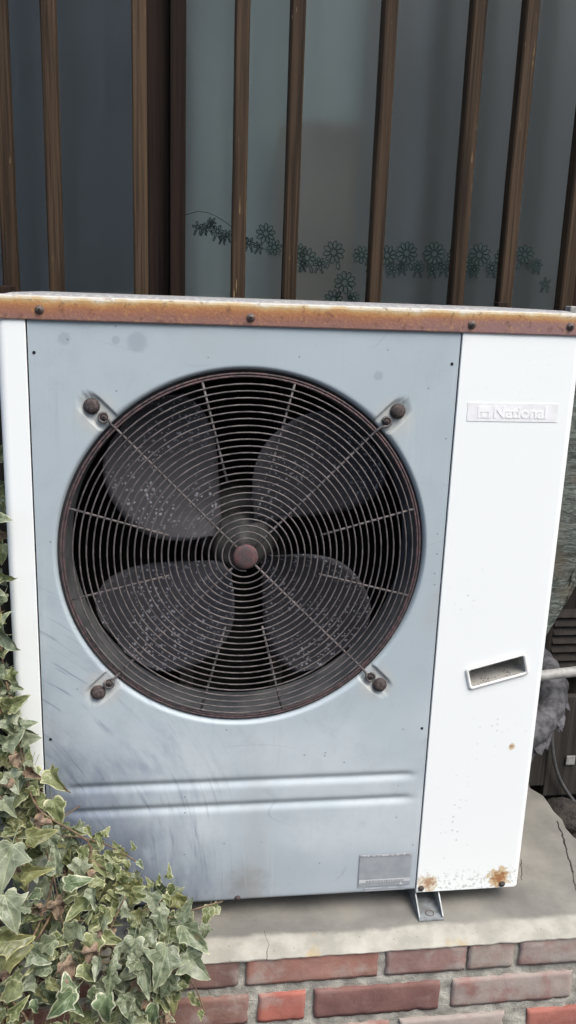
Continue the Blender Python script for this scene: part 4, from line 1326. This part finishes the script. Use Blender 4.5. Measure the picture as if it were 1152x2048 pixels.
# right-hand limit of the foliage mass: (z, x, y) from the top down
LIM = [(-.20, -.06, .10), (-.256, -.020, .10), (-.397, -.012, .05), (-.518, -.002, .0), (-.581, .012, -.01), (-.663, .022, -.02), (-.697, .040, -.03), (-.776, .055, -.04), (-.80, .10, -.05), (-.835, .155, -.05), (-.87, .175, -.055), (-.90, .20, -.08), (-.93, .27, -.10), (-.988, .278, -.12), (-1.045, .268, -.13), (-1.09, .245, -.14), (-1.225, .19, -.15), (-1.36, .10, -.16), (-1.5, .02, -.17)]
def lim(z_):
    for (z0, x0, y0), (z1, x1, y1) in zip(LIM, LIM[1:]):
        if z1 <= z_ <= z0:
            t = (z_ - z0) / (z1 - z0); return x0 + (x1 - x0) * t, y0 + (y1 - y0) * t
    return LIM[-1][1], LIM[-1][2]
def sample(depth):
    while True:
        z_ = random.uniform(-1.46, -.20)
        if z_ > -.70 and random.random() > .55: continue
        xr, yr = lim(z_)
        x_ = random.uniform(-.34, xr)
        if z_ > -.70 and x_ < -.20: continue
        ins = min(1.0, (xr - x_) / .14)
        y_ = yr - .055 * ins + depth
        if x_ > -.03 and z_ > -.985: y_ = min(y_, -.018 - random.random() * .02)
        elif z_ < -1.01: y_ = min(y_, -.098 - random.random() * .015)
        return x_, y_, z_, ins
n_obj = 300 - len(HERO)
for k in range(n_obj):
    d = random.random() ** 1.3 * .06
    x_, y_, z_, ins = sample(d)
    if x_ < -.17 and random.random() < .7: x_, y_, z_, ins = sample(d)
    s_ = random.uniform(.022, .046) if ins > .25 else random.uniform(.016, .034)
    kind = random.choices('gvwyd', (30, 36, 15, 9, 10))[0]
    n_ = Vector((random.uniform(-.9, .9), -1, random.uniform(-.2, 1.3)))
    put_leaf((x_, y_, z_ + s_ * .4), random.gauss(-88, 48), n_, s_, kind)
# the layers behind, one mass
verts, faces, mar, co, tint, mi = [], [], [], [], [], []
order = 'gvwyd'
for k in range(2300):
    near = (k % 3 == 0)
    d = random.random() * .05 if near else .03 + random.random() * .09
    x_, y_, z_, ins = sample(d)
    kind, dt = RAW[random.randrange(len(RAW))]
    if kind in 'wyd' and random.random() < (.72 if kind == 'd' else .5): kind, dt = RAW[random.randrange(4, 18)]
    m = leaf_matrix(Vector((x_, y_, z_)) - WORLD_AT[ivy], random.gauss(-85, 60), Vector((random.uniform(-.9, .9), -1, random.uniform(-.3, 1))), random.uniform(.012, .027) if near else random.uniform(.025, .05))
    base = len(verts); r_ = random.random()
    verts += [m @ p for p in dt[0]]; mar += dt[2]; co += dt[3]; tint += [r_] * len(dt[0])
    faces += [tuple(base + i for i in f) for f in dt[1]]
    mi += [order.index(kind)] * len(dt[1])
me = to_mesh("inner_foliage", verts, faces, mar, co, [M_LEAF[k] for k in order], tint, mi)
o = bpy.data.objects.new("inner_foliage", me); COL.objects.link(o); o.parent = ivy; o["kind"] = "stuff"
# stems winding up through the mass
random.seed(4)
def spline(P0, n=8):
    out = []
    for k in range(len(P0) - 1):
        pa, pb, pc, pd = P0[max(k - 1, 0)], P0[k], P0[k + 1], P0[min(k + 2, len(P0) - 1)]
        for s in range(n):
            t = s / n
            out.append(.5 * ((2 * pb) + (pc - pa) * t + (2 * pa - 5 * pb + 4 * pc - pd) * t * t + (3 * pb - pa - 3 * pc + pd) * t ** 3))
    return out + [P0[-1]]
for k in range(16):
    top = random.uniform(-.95, -.3)
    P = []
    x_ = random.uniform(-.22, .02); y_ = -.11
    z_ = GZ + .0
    while z_ < top:
        xr, yr = lim(z_)
        y_ = min(-.10, yr + .0) if z_ < -.97 else (yr - .012 if x_ > -.03 else yr + .01)
        P.append(Vector((min(x_, xr - .01), y_ + random.uniform(-.012, .008), z_)))
        z_ += random.uniform(.05, .09); x_ += random.uniform(-.035, .045)
    sp = spline(P)
    b = MB(); b.tube(sp, [.0030 - .0018 * i / len(sp) for i in range(len(sp))], 6)
    obj("stem", b, M_STEM, ivy)
for P in ([(.02, -.07, -.80), (.08, -.05, -.80), (.14, -.035, -.83), (.19, -.03, -.87)], [(.0, -.10, -.90), (.10, -.085, -.93), (.2, -.07, -.93), (.24, -.055, -.915)], [(.02, -.045, -.70), (.055, -.035, -.705), (.085, -.03, -.735)],
          [(.06, -.04, -.775), (.08, -.03, -.772), (.10, -.028, -.760)], [(.1, -.12, -.97), (.2, -.115, -1.0), (.27, -.11, -1.03), (.30, -.115, -1.10)], [(.22, -.10, -.93), (.29, -.06, -.94), (.33, -.03, -.955)]):
    sp = spline([Vector(p) for p in P])
    b = MB(); b.tube(sp, .0013, 6); obj("stem", b, M_STEM, ivy)
